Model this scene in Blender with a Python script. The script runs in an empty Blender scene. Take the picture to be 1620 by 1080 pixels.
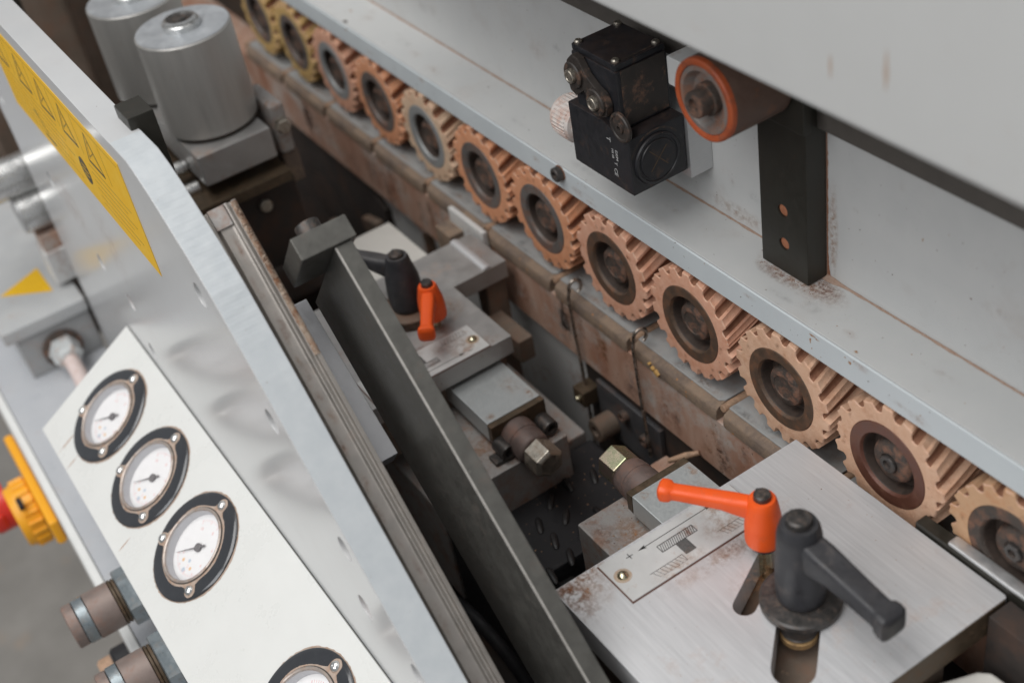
import bpy, bmesh, math, random
from mathutils import Vector, Matrix
rnd = random.Random(7)
S = 0.001                                   # everything below is written in millimetres
SC = bpy.context.scene
COL = SC.collection
R = math.radians

# ------------------------------------------------------------------ camera
cam_d = bpy.data.cameras.new('camera')
cam = bpy.data.objects.new('camera', cam_d)
COL.objects.link(cam)
cam.location = Vector((409.41, -353.62, 1485.66)) * S
cam.rotation_euler = (Matrix.Rotation(R(63.848), 4, 'Z') @ Matrix.Rotation(R(51.458), 4, 'X')
                      @ Matrix.Rotation(R(-11.294), 4, 'Z')).to_euler()
cam_d.sensor_width = 36
cam_d.lens = 2089 / 1620 * 36
cam_d.clip_start = 0.01
cam_d.clip_end = 60
cam_d.dof.use_dof = True
cam_d.dof.focus_distance = 0.715
cam_d.dof.aperture_fstop = 5.6
cam_d.dof.aperture_blades = 9
SC.camera = cam

# ------------------------------------------------------------------ light of the hall
w = bpy.data.worlds.new('World')
SC.world = w
w.use_nodes = True
w.node_tree.nodes['Background'].inputs[0].default_value = (0.93, 0.96, 1.0, 1)
w.node_tree.nodes['Background'].inputs[1].default_value = 0.34
def area(name, loc, target, size, energy, col):
    d = bpy.data.lights.new(name, 'AREA')
    d.shape = 'RECTANGLE'; d.size = size[0]; d.size_y = size[1]
    d.energy = energy; d.color = col
    o = bpy.data.objects.new(name, d); COL.objects.link(o)
    o.location = Vector(loc)
    o.rotation_euler = (Vector(target) - Vector(loc)).to_track_quat('-Z', 'Y').to_euler()
    return o
area('roof_light', (-0.3, -1.1, 3.7), (-0.1, -0.1, 1.0), (2.6, 1.6), 57, (1.0, 0.985, 0.96))
area('front_light', (0.9, -2.9, 3.3), (0.0, -0.1, 1.05), (3.0, 1.5), 53, (0.98, 0.99, 1.0))  # unseen area lamp added on the operator side for more frontal light
SC.view_settings.view_transform = 'Standard'
SC.view_settings.look = 'None'
SC.view_settings.gamma = 1
SC.view_settings.exposure = 0
SC.cycles.max_bounces = 6

# ------------------------------------------------------------------ materials
def srgb(r, g, b):
    def f(c):
        c /= 255
        return c / 12.92 if c <= 0.04045 else ((c + 0.055) / 1.055) ** 2.4
    return (f(r), f(g), f(b), 1)
def pmat(name, col, col2=None, rough=.5, metal=0., scale=60, amt=1., dirt=None, dirt_amt=.5, dirt_scale=25,
         dirt_lo=.5, dirt_soft=.15, speck=None, speck_scale=400, speck_lo=.7, dust=None, dust_amt=.4,
         bump=.0, bump_scale=500, streak=None, coat=0., rough_var=.12):
    m = bpy.data.materials.new(name); m.use_nodes = True
    nt = m.node_tree; N = nt.nodes; L = nt.links
    b = N['Principled BSDF']
    tc = N.new('ShaderNodeTexCoord'); co = tc.outputs['Object']
    def noise(sc, det=6, rough_=.6, vec=None, off=0):
        n = N.new('ShaderNodeTexNoise'); n.inputs['Scale'].default_value = sc * 2.9
        n.inputs['Detail'].default_value = det; n.inputs['Roughness'].default_value = rough_
        mp = N.new('ShaderNodeMapping'); mp.inputs['Location'].default_value = (off, off * .7, off * 1.3)
        if vec: mp.inputs['Scale'].default_value = vec
        L.new(co, mp.inputs[0]); L.new(mp.outputs[0], n.inputs['Vector'])
        return n.outputs['Fac']
    def mrange(v, lo, hi):
        r = N.new('ShaderNodeMapRange'); r.inputs[1].default_value = lo; r.inputs[2].default_value = hi
        r.clamp = True; L.new(v, r.inputs[0]); return r.outputs[0]
    def mul(a, k):
        q = N.new('ShaderNodeMath'); q.operation = 'MULTIPLY'; L.new(a, q.inputs[0])
        if isinstance(k, (int, float)): q.inputs[1].default_value = k
        else: L.new(k, q.inputs[1])
        return q.outputs[0]
    def mix(f, a, c):
        x = N.new('ShaderNodeMix'); x.data_type = 'RGBA'; L.new(f, x.inputs[0])
        for i, v in ((6, a), (7, c)):
            if isinstance(v, tuple): x.inputs[i].default_value = v
            else: L.new(v, x.inputs[i])
        return x.outputs[2]
    base_n = noise(scale, 8, .65, streak)
    c = mix(mul(mrange(base_n, .3, .7), amt), col, col2 or col)
    rr = N.new('ShaderNodeMapRange'); L.new(base_n, rr.inputs[0]); rr.inputs[1].default_value = .3; rr.inputs[2].default_value = .7
    rr.inputs[3].default_value = max(.03, rough - rough_var); rr.inputs[4].default_value = min(1, rough + rough_var)
    ro = rr.outputs[0]; me = None
    if dirt:
        f = mul(mrange(noise(dirt_scale, 10, .72, None, 3.1), dirt_lo, dirt_lo + dirt_soft), dirt_amt)
        c = mix(f, c, dirt)
        a = N.new('ShaderNodeMix'); L.new(f, a.inputs[0]); L.new(ro, a.inputs[2]); a.inputs[3].default_value = .85; ro = a.outputs[0]
        if metal:
            k = N.new('ShaderNodeMath'); k.operation = 'MULTIPLY_ADD'; L.new(f, k.inputs[0]); k.inputs[1].default_value = -metal
            k.inputs[2].default_value = metal; me = k.outputs[0]
    if speck:
        c = mix(mrange(noise(speck_scale, 2, .5, None, 9.7), speck_lo, speck_lo + .03), c, speck)
    if dust:
        g = N.new('ShaderNodeNewGeometry'); sp = N.new('ShaderNodeSeparateXYZ'); L.new(g.outputs['Normal'], sp.inputs[0])
        f = mul(mul(mrange(sp.outputs[2], .3, .95), mrange(noise(45, 8, .7, None, 5.5), .3, .65)), dust_amt)
        c = mix(f, c, dust)
    L.new(c, b.inputs['Base Color']); L.new(ro, b.inputs['Roughness'])
    if me is not None: L.new(me, b.inputs['Metallic'])
    else: b.inputs['Metallic'].default_value = metal
    b.inputs['Coat Weight'].default_value = coat; b.inputs['Coat Roughness'].default_value = .15
    if bump:
        bn = N.new('ShaderNodeBump'); bn.inputs['Strength'].default_value = bump; bn.inputs['Distance'].default_value = .0006
        L.new(noise(bump_scale, 6, .65, None, 1.7), bn.inputs['Height']); L.new(bn.outputs[0], b.inputs['Normal'])
    return m
RUST = (.16, .062, .028, 1); TAN = (.42, .23, .13, 1); DUSTY = (.33, .2, .13, 1); DARKRUST = (.05, .022, .012, 1)
M = {}
M['beam'] = pmat('grey_beam_paint', (.52, .525, .52, 1), (.56, .56, .55, 1), .42, scale=14, dirt=(.3, .2, .14, 1), dirt_amt=.14, dirt_scale=9,
                 dirt_lo=.55, speck=(.12, .06, .035, 1), speck_scale=190, speck_lo=.745, bump=.06, bump_scale=700)
M['lip'] = pmat('blue_grey_lip_paint', (.55, .59, .61, 1), (.58, .62, .635, 1), .45, scale=20, dirt=(.3, .16, .08, 1), dirt_amt=.6, dirt_scale=30,
                dirt_lo=.67, dirt_soft=.03, speck=(.08, .04, .025, 1), speck_scale=170, speck_lo=.74)
M['hood'] = pmat('hood_paint', (.52, .52, .51, 1), (.54, .54, .53, 1), .4, scale=6, dirt=(.4, .27, .19, 1), dirt_amt=.15, dirt_scale=12, dirt_lo=.6, coat=.1)
M['dark_matt'] = pmat('dark_matt', (.075, .066, .058, 1), (.1, .088, .077, 1), .7, scale=50)
M['guard'] = pmat('guard_plate_paint', (.55, .555, .56, 1), (.58, .585, .585, 1), .3, scale=14, dirt=(.5, .38, .33, 1), dirt_amt=.1, dirt_scale=5, dirt_lo=.5, dirt_soft=.3, coat=.6,
                  speck=(.2, .16, .14, 1), speck_scale=160, speck_lo=.77, rough_var=.015)
M['guard_edge'] = pmat('flame_cut_edge_paint', (.5, .53, .55, 1), (.56, .585, .6, 1), .4, scale=40, bump=.0, speck=(.25, .2, .16, 1), speck_scale=220, speck_lo=.75)
M['white'] = pmat('white_panel_paint', (.68, .68, .655, 1), (.71, .71, .685, 1), .32, scale=10, speck=(.25, .2, .16, 1), speck_scale=260, speck_lo=.775, coat=.25)
M['panel_side'] = pmat('panel_side_paint', (.6, .6, .59, 1), (.66, .66, .65, 1), .4, scale=30)
M['ledge'] = pmat('ledge_paint', (.45, .465, .49, 1), (.49, .5, .52, 1), .35, scale=14, dirt=(.4, .3, .25, 1), dirt_amt=.25, dirt_scale=14, dirt_lo=.56, speck=(.1, .09, .08, 1), speck_scale=90, speck_lo=.76)
M['ledge_lip'] = pmat('lit_ledge_lip', (.7, .7, .68, 1), (.74, .74, .72, 1), .4, scale=20)  # the lit chamfer of the ledge, put into a paler colour
M['boxgrey'] = pmat('terminal_box_paint', (.44, .45, .455, 1), (.5, .505, .5, 1), .4, scale=12, dirt=(.4, .25, .18, 1), dirt_amt=.3, dirt_scale=15, dirt_lo=.55)
M['boxface'] = pmat('terminal_box_face', (.33, .335, .335, 1), (.4, .4, .4, 1), .5, scale=12, dirt=(.4, .25, .18, 1), dirt_amt=.25, dirt_scale=15)
M['sticker'] = pmat('yellow_sticker', (.84, .5, .008, 1), (.8, .45, .008, 1), .5, scale=25, dirt=(.5, .33, .06, 1), dirt_amt=.5, dirt_scale=60, dirt_lo=.6)
M['ink'] = pmat('black_ink', (.03, .03, .028, 1), (.06, .055, .05, 1), .5)
M['ink_faint'] = pmat('worn_ink', (.22, .13, .02, 1), (.36, .21, .025, 1), .5)
M['ink_grey'] = pmat('grey_ink', (.07, .07, .07, 1), (.14, .135, .13, 1), .5, scale=300)
M['ink_white'] = pmat('white_ink', (.62, .62, .6, 1), (.3, .3, .3, 1), .5, scale=500)
M['ink_red'] = pmat('faded_red_ink', (.8, .5, .48, 1), None, .5)
M['ink_orange'] = pmat('orange_ink', (.78, .5, .28, 1), None, .5)
M['ink_blue'] = pmat('pale_blue_ink', (.52, .58, .65, 1), None, .5)
M['rubber'] = []
for nm, a, b_, d in (('pink', (.68, .335, .215, 1), (.75, .44, .31, 1), (.5, .17, .07, 1)),
                     ('tan', (.64, .38, .245, 1), (.71, .47, .33, 1), (.4, .15, .07, 1)),
                     ('cream', (.66, .46, .31, 1), (.7, .52, .37, 1), (.5, .2, .1, 1)),
                     ('orange', (.68, .29, .15, 1), (.74, .37, .21, 1), (.55, .17, .05, 1)),
                     ('yellow', (.58, .38, .14, 1), (.64, .43, .17, 1), (.4, .2, .06, 1)),
                     ('stained', (.55, .33, .19, 1), (.6, .37, .22, 1), (.5, .15, .03, 1))):
    M['rubber'].append(pmat(nm + '_worn_rubber', a, b_, .72, scale=55, dirt=d, dirt_amt=.6, dirt_scale=30, dirt_lo=.5, dirt_soft=.22, bump=.6, bump_scale=260,
                            speck=(.14, .06, .03, 1), speck_scale=330, speck_lo=.73, dust=(.6, .34, .22, 1), dust_amt=.25))
M['groove'] = pmat('shaded_groove', (.22, .095, .055, 1), (.34, .17, .1, 1), .85, scale=90, bump=.5)  # shade between the teeth, put into a darker brown
M['tip'] = pmat('pale_worn_tooth_edge', (.68, .46, .34, 1), (.6, .34, .22, 1), .75, scale=120)
M['hub_rust'] = pmat('rusty_hub_steel', (.085, .06, .045, 1), (.14, .085, .055, 1), .55, .25, scale=60, dirt=(.2, .085, .04, 1), dirt_amt=.6, dirt_scale=45, dirt_lo=.47, bump=.3, speck=(.3, .22, .16, 1), speck_scale=500, speck_lo=.76)
M['recess'] = pmat('shaded_dirty_recess', (.04, .03, .025, 1), (.07, .048, .038, 1), .6, .1, scale=60, dirt=(.17, .08, .045, 1), dirt_amt=.6, dirt_scale=30, dirt_lo=.54)  # hub shadow put into a darker base, brown dirt over it
M['hub_pale'] = pmat('pale_grey_hub', (.27, .28, .285, 1), (.34, .345, .34, 1), .5, .2, scale=60, dirt=(.2, .1, .06, 1), dirt_amt=.5, dirt_scale=26, dirt_lo=.57)
M['hub_red'] = pmat('red_brown_hub', (.11, .045, .03, 1), (.15, .06, .04, 1), .42, .2, scale=60, dirt=(.2, .1, .06, 1), dirt_amt=.5, dirt_scale=45, dirt_lo=.52, bump=.3, speck=(.5, .4, .3, 1), speck_scale=420, speck_lo=.76)
M['hub_grey'] = pmat('grey_hub_steel', (.12, .115, .11, 1), (.19, .175, .165, 1), .5, .3, scale=60, dirt=(.2, .085, .045, 1), dirt_amt=.7, dirt_scale=26, dirt_lo=.48, bump=.3)
M['boss'] = pmat('dirty_roller_boss', (.06, .05, .045, 1), (.11, .085, .07, 1), .6, .3, scale=70, dirt=(.27, .13, .08, 1), dirt_amt=.75, dirt_scale=45, dirt_lo=.48, bump=1.0, bump_scale=350)
M['gap'] = pmat('near_black_gap', (.03, .02, .015, 1), (.06, .035, .025, 1), .8, scale=60)  # near-black fill behind the rollers and under the shelf
M['pad'] = pmat('grey_track_pad', (.3, .315, .32, 1), (.36, .37, .37, 1), .6, scale=30, dirt=(.3, .19, .13, 1), dirt_amt=.55, dirt_scale=30, dirt_lo=.55, dust=(.36, .25, .18, 1), dust_amt=.2, bump=.2)
M['pad_edge'] = pmat('tan_pad_edge', (.2, .145, .108, 1), (.3, .215, .15, 1), .75, scale=40, dirt=(.13, .1, .085, 1), dirt_amt=.7, dirt_scale=22, dirt_lo=.46, bump=1.0, bump_scale=220, speck=(.45, .2, .06, 1), speck_scale=110, speck_lo=.7)
M['rail_rust'] = pmat('rusty_rail', (.36, .17, .105, 1), (.52, .36, .28, 1), .7, scale=16, streak=(1, 1, .3), dirt=(.5, .46, .42, 1), dirt_amt=.85, dirt_scale=8, dirt_lo=.49, dirt_soft=.14, speck=(.1, .05, .03, 1), speck_scale=140, speck_lo=.7, bump=.3)
M['pin'] = pmat('dusty_pin', (.42, .26, .17, 1), (.5, .33, .22, 1), .6, .1, scale=60, dirt=(.15, .1, .07, 1), dirt_amt=.6, dirt_scale=50)
M['steel'] = pmat('ground_steel_plate', (.61, .61, .62, 1), (.74, .74, .75, 1), .43, .42, scale=22, amt=.9, rough_var=.06, streak=(.5, 11, 1), dirt=(.42, .26, .18, 1), dirt_amt=.7, dirt_scale=8, dirt_lo=.545, dirt_soft=.2,
                  speck=(.2, .08, .05, 1), speck_scale=120, speck_lo=.77, bump=.05)
M['steel2'] = pmat('dull_steel_plate', (.42, .41, .4, 1), (.5, .49, .48, 1), .5, .7, scale=22, dirt=(.36, .22, .15, 1), dirt_amt=.6, dirt_scale=15, dirt_lo=.55, dirt_soft=.15, speck=(.2, .08, .05, 1), speck_scale=120, speck_lo=.76)
M['zinc'] = pmat('zinc_plated_block', (.52, .555, .56, 1), (.6, .62, .62, 1), .45, .6, scale=260, dirt=(.4, .25, .15, 1), dirt_amt=.5, dirt_scale=25, dirt_lo=.62, bump=.12, bump_scale=900)
M['oxide'] = pmat('brown_oxide_steel', (.07, .05, .03, 1), (.12, .085, .055, 1), .5, .4, scale=90, dirt=(.16, .09, .05, 1), dirt_amt=.5, dirt_scale=60)
M['cast'] = pmat('cast_block_rusty', (.34, .32, .31, 1), (.42, .4, .38, 1), .6, .4, scale=160, dirt=(.3, .16, .1, 1), dirt_amt=.8, dirt_scale=30, dirt_lo=.46, dirt_soft=.2, speck=(.12, .05, .04, 1), speck_scale=170, speck_lo=.7, bump=.3)
M['label'] = pmat('aluminium_label', (.56, .56, .55, 1), (.61, .61, .6, 1), .5, .15, scale=40, dirt=(.4, .24, .16, 1), dirt_amt=.75, dirt_scale=32, dirt_lo=.58, dirt_soft=.12, speck=(.2, .1, .06, 1), speck_scale=160, speck_lo=.765)
M['brass'] = pmat('brass_rivet', (.6, .55, .4, 1), (.66, .6, .42, 1), .25, 1, scale=90)
M['bronze'] = pmat('dirty_brass', (.4, .25, .11, 1), (.5, .32, .15, 1), .5, .5, scale=90, dirt=DARKRUST, dirt_amt=.6, dirt_scale=60)
M['yzinc'] = pmat('yellow_zinc_nut', (.42, .47, .27, 1), (.52, .33, .32, 1), .3, .9, scale=36, dirt=(.22, .13, .06, 1), dirt_amt=.35, dirt_scale=60, dirt_lo=.6)
M['orange'] = pmat('orange_plastic', (.92, .115, .012, 1), (.86, .1, .012, 1), .45, scale=30, dirt=(.4, .13, .06, 1), dirt_amt=.55, dirt_scale=22, dirt_lo=.57, bump=.15, speck=(.2, .07, .04, 1), speck_scale=260, speck_lo=.76)
M['blackpl'] = pmat('black_plastic', (.022, .023, .027, 1), (.05, .05, .055, 1), .5, scale=40, dirt=(.15, .11, .09, 1), dirt_amt=.45, dirt_scale=40, dirt_lo=.56, dust=(.3, .25, .22, 1), dust_amt=.15, bump=.15)
M['greypl'] = pmat('dusty_black_lever', (.02, .02, .023, 1), (.038, .038, .043, 1), .48, scale=40, dirt=(.2, .16, .14, 1), dirt_amt=.35, dirt_scale=24, dirt_lo=.57, dust=(.2, .18, .17, 1), dust_amt=.1, bump=.15)
M['switch'] = pmat('black_switch_case', (.014, .0145, .017, 1), (.024, .024, .028, 1), .42, scale=60, dirt=(.17, .09, .05, 1), dirt_amt=.45, dirt_scale=32, dirt_lo=.58, dust=(.2, .11, .07, 1), dust_amt=.14, speck=(.3, .2, .15, 1), speck_scale=300, speck_lo=.765)
M['switchdirt'] = pmat('dusty_switch_lever', (.028, .024, .022, 1), (.05, .04, .034, 1), .5, scale=60, dirt=(.26, .14, .09, 1), dirt_amt=.7, dirt_scale=34, dirt_lo=.52)
M['screw'] = pmat('dull_screw', (.4, .36, .3, 1), (.5, .46, .4, 1), .35, .9, scale=90, dirt=(.2, .11, .06, 1), dirt_amt=.6, dirt_scale=90)
M['blacksteel'] = pmat('black_oxide_screw', (.06, .058, .056, 1), (.11, .1, .095, 1), .42, .6, scale=90, dirt=(.16, .1, .07, 1), dirt_amt=.5, dirt_scale=90)
M['nutplastic'] = pmat('ribbed_grey_nut', (.6, .55, .52, 1), (.66, .6, .56, 1), .5, scale=50, dirt=(.45, .2, .12, 1), dirt_amt=.6, dirt_scale=45, dirt_lo=.46)
M['alu'] = pmat('aluminium_block', (.56, .57, .58, 1), (.64, .64, .64, 1), .4, .75, scale=60, streak=(1, 1, 8), dirt=(.35, .22, .16, 1), dirt_amt=.4, dirt_scale=30, dirt_lo=.6)
M['tyre'] = pmat('orange_roller_tyre', (.36, .065, .02, 1), (.46, .1, .03, 1), .55, scale=60, dirt=(.12, .06, .04, 1), dirt_amt=.7, dirt_scale=25, dirt_lo=.5)
M['treadblk'] = pmat('dirty_roller_tread', (.09, .05, .035, 1), (.13, .08, .06, 1), .6, scale=60, dirt=(.3, .1, .03, 1), dirt_amt=.4, dirt_scale=30, dirt_lo=.55)
M['disc'] = pmat('grey_roller_disc', (.2, .18, .17, 1), (.27, .24, .22, 1), .55, .3, scale=50, dirt=(.26, .12, .07, 1), dirt_amt=.8, dirt_scale=30, dirt_lo=.44)
M['postblk'] = pmat('olive_black_bar', (.026, .024, .019, 1), (.036, .033, .026, 1), .42, .25, scale=70, dirt=(.12, .06, .035, 1), dirt_amt=.3, dirt_scale=40, dirt_lo=.6, speck=(.3, .26, .2, 1), speck_scale=430, speck_lo=.775)
M['rustline'] = pmat('rust_dust', (.22, .095, .05, 1), (.32, .16, .1, 1), .85, scale=200, bump=.6)
M['seamdust'] = pmat('brown_seam_dust', (.32, .2, .14, 1), (.42, .32, .26, 1), .85, scale=160)
M['rustspot'] = pmat('rust_in_hole', (.32, .12, .06, 1), (.42, .17, .09, 1), .8, scale=200)
M['barsteel'] = pmat('dark_ground_bar', (.12, .115, .105, 1), (.16, .155, .14, 1), .42, .6, scale=40, streak=(1, 1, 1), dirt=(.13, .085, .065, 1), dirt_amt=.45, dirt_scale=22, dirt_lo=.56, bump=.05, speck=(.4, .38, .34, 1), speck_scale=260, speck_lo=.775)
M['bright_edge'] = pmat('bright_worn_edge', (.5, .47, .43, 1), (.62, .59, .55, 1), .4, .6, scale=120)
M['railsteel'] = pmat('guide_rail_steel', (.38, .35, .32, 1), (.46, .42, .385, 1), .42, .65, scale=36, dirt=(.34, .2, .14, 1), dirt_amt=.5, dirt_scale=26, dirt_lo=.57, dirt_soft=.2, bump=.12)
M['railrust'] = pmat('rusted_rail_edge', (.14, .06, .03, 1), (.6, .5, .4, 1), .6, .2, scale=150, dirt=(.24, .09, .03, 1), dirt_amt=.8, dirt_scale=60, dirt_lo=.47, bump=.9, bump_scale=420)
M['chrome'] = pmat('black_chrome_flange', (.03, .032, .037, 1), (.04, .042, .047, 1), .14, .2, scale=30, dirt=(.2, .14, .11, 1), dirt_amt=.3, dirt_scale=90, dirt_lo=.66, coat=.7, rough_var=.05)
M['gdust'] = pmat('tan_dust_ring', (.33, .24, .185, 1), (.46, .37, .31, 1), .8, scale=110, dirt=(.36, .2, .12, 1), dirt_amt=.7, dirt_scale=80)
M['bezel'] = pmat('gauge_bezel', (.4, .34, .3, 1), (.5, .44, .4, 1), .35, .5, scale=60, dirt=(.3, .16, .09, 1), dirt_amt=.6, dirt_scale=80)
M['dial'] = pmat('white_dial', (.8, .79, .79, 1), (.84, .83, .83, 1), .4, scale=20)
M['dialwall'] = pmat('grey_dial_wall', (.5, .5, .52, 1), (.56, .56, .58, 1), .4, scale=20)
gm = bpy.data.materials.new('gauge_glass'); gm.use_nodes = True; M['glass'] = gm
_n = gm.node_tree.nodes; _l = gm.node_tree.links; _n.remove(_n['Principled BSDF'])
_t = _n.new('ShaderNodeBsdfTransparent'); _g = _n.new('ShaderNodeBsdfGlossy'); _g.inputs['Roughness'].default_value = .06
_f = _n.new('ShaderNodeFresnel'); _f.inputs[0].default_value = 1.45; _m = _n.new('ShaderNodeMixShader')
_l.new(_f.outputs[0], _m.inputs[0]); _l.new(_t.outputs[0], _m.inputs[1]); _l.new(_g.outputs[0], _m.inputs[2]); _l.new(_m.outputs[0], _n['Material Output'].inputs[0])
M['needle'] = pmat('grey_needle', (.13, .12, .125, 1), (.17, .16, .165, 1), .5)
M['chromescrew'] = pmat('bright_screw', (.8, .79, .77, 1), (.86, .85, .83, 1), .16, 1, scale=30)
M['coupling'] = pmat('brown_coupling_sleeve', (.23, .18, .16, 1), (.28, .22, .195, 1), .5, .35, scale=60, dirt=(.3, .15, .1, 1), dirt_amt=.4, dirt_scale=40)
M['shaft'] = pmat('dusty_brown_shaft', (.13, .095, .085, 1), (.2, .15, .135, 1), .55, .3, scale=50, dirt=(.26, .13, .09, 1), dirt_amt=.6, dirt_scale=26, dirt_lo=.5)
M['couplring'] = pmat('blue_grey_zinc', (.25, .29, .31, 1), (.34, .38, .4, 1), .35, .7, scale=60, dirt=(.2, .14, .1, 1), dirt_amt=.5, dirt_scale=50)
M['yellow'] = pmat('yellow_plastic', (.9, .42, .015, 1), (.85, .37, .015, 1), .4, scale=20)
M['red'] = pmat('red_plastic', (.62, .035, .02, 1), (.55, .03, .02, 1), .35, scale=20)
M['motoralu'] = pmat('brushed_aluminium_can', (.44, .43, .41, 1), (.52, .505, .48, 1), .45, .45, scale=5, streak=(14, 14, 1), dirt=(.3, .2, .14, 1), dirt_amt=.35, dirt_scale=20, dirt_lo=.6, rough_var=.08)
M['motortop'] = pmat('matt_aluminium_cap', (.5, .53, .56, 1), (.6, .62, .64, 1), .42, .55, scale=40, dirt=(.4, .28, .2, 1), dirt_amt=.35, dirt_scale=26, dirt_lo=.58)
M['polished'] = pmat('polished_steel', (.62, .62, .61, 1), (.7, .7, .69, 1), .28, .9, scale=40, dirt=(.25, .17, .12, 1), dirt_amt=.3, dirt_scale=30, dirt_lo=.6)
M['grimy'] = pmat('grimy_brown_steel', (.13, .1, .075, 1), (.21, .155, .12, 1), .7, .1, scale=14, dirt=(.2, .11, .07, 1), dirt_amt=.7, dirt_scale=14, dirt_lo=.48, bump=.3)
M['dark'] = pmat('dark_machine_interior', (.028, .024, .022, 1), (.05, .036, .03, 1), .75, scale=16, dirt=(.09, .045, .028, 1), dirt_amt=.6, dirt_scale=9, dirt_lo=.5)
M['motorblk'] = pmat('black_motor_casing', (.007, .007, .009, 1), (.014, .013, .015, 1), .65, scale=50, dirt=(.07, .045, .035, 1), dirt_amt=.35, dirt_scale=30, dirt_lo=.58)
M['bracketgrey'] = pmat('greasy_grey_bracket', (.07, .07, .075, 1), (.1, .097, .1, 1), .5, .2, scale=40, dirt=(.15, .075, .045, 1), dirt_amt=.7, dirt_scale=18, dirt_lo=.5)
M['ventrib'] = pmat('glinting_black_rib', (.01, .0095, .011, 1), (.024, .021, .02, 1), .5, scale=50)  # lighter than the casing: glints put into the rib colour
M['hosemat'] = pmat('dusty_black_hose', (.02, .02, .022, 1), (.05, .045, .042, 1), .45, scale=60)
M['frame'] = pmat('grey_frame_paint', (.62, .62, .61, 1), (.67, .665, .65, 1), .5, scale=9, dirt=(.3, .15, .1, 1), dirt_amt=.55, dirt_scale=12, dirt_lo=.56, dirt_soft=.1)
M['palepart'] = pmat('pale_plastic_strip', (.62, .6, .56, 1), (.66, .64, .6, 1), .5, scale=30)
M['carriage'] = pmat('satin_carriage', (.58, .58, .6, 1), (.64, .64, .66, 1), .4, .6, scale=40)
M['cable'] = pmat('dusty_cable', (.6, .5, .47, 1), (.66, .55, .52, 1), .55, scale=50, dirt=(.45, .24, .15, 1), dirt_amt=.6, dirt_scale=60)
M['gland'] = pmat('grey_cable_gland', (.46, .48, .48, 1), (.52, .54, .54, 1), .5, scale=50, dirt=(.38, .22, .15, 1), dirt_amt=.6, dirt_scale=50)
M['wire'] = pmat('steel_wire', (.4, .35, .3, 1), (.5, .45, .4, 1), .28, .95, scale=120, dirt=(.2, .1, .06, 1), dirt_amt=.7, dirt_scale=90)
M['concrete'] = pmat('concrete_floor', (.22, .205, .185, 1), (.31, .29, .265, 1), .8, scale=4, dirt=(.45, .3, .19, 1), dirt_amt=.6, dirt_scale=5, dirt_lo=.58, bump=.2, bump_scale=120)

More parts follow.
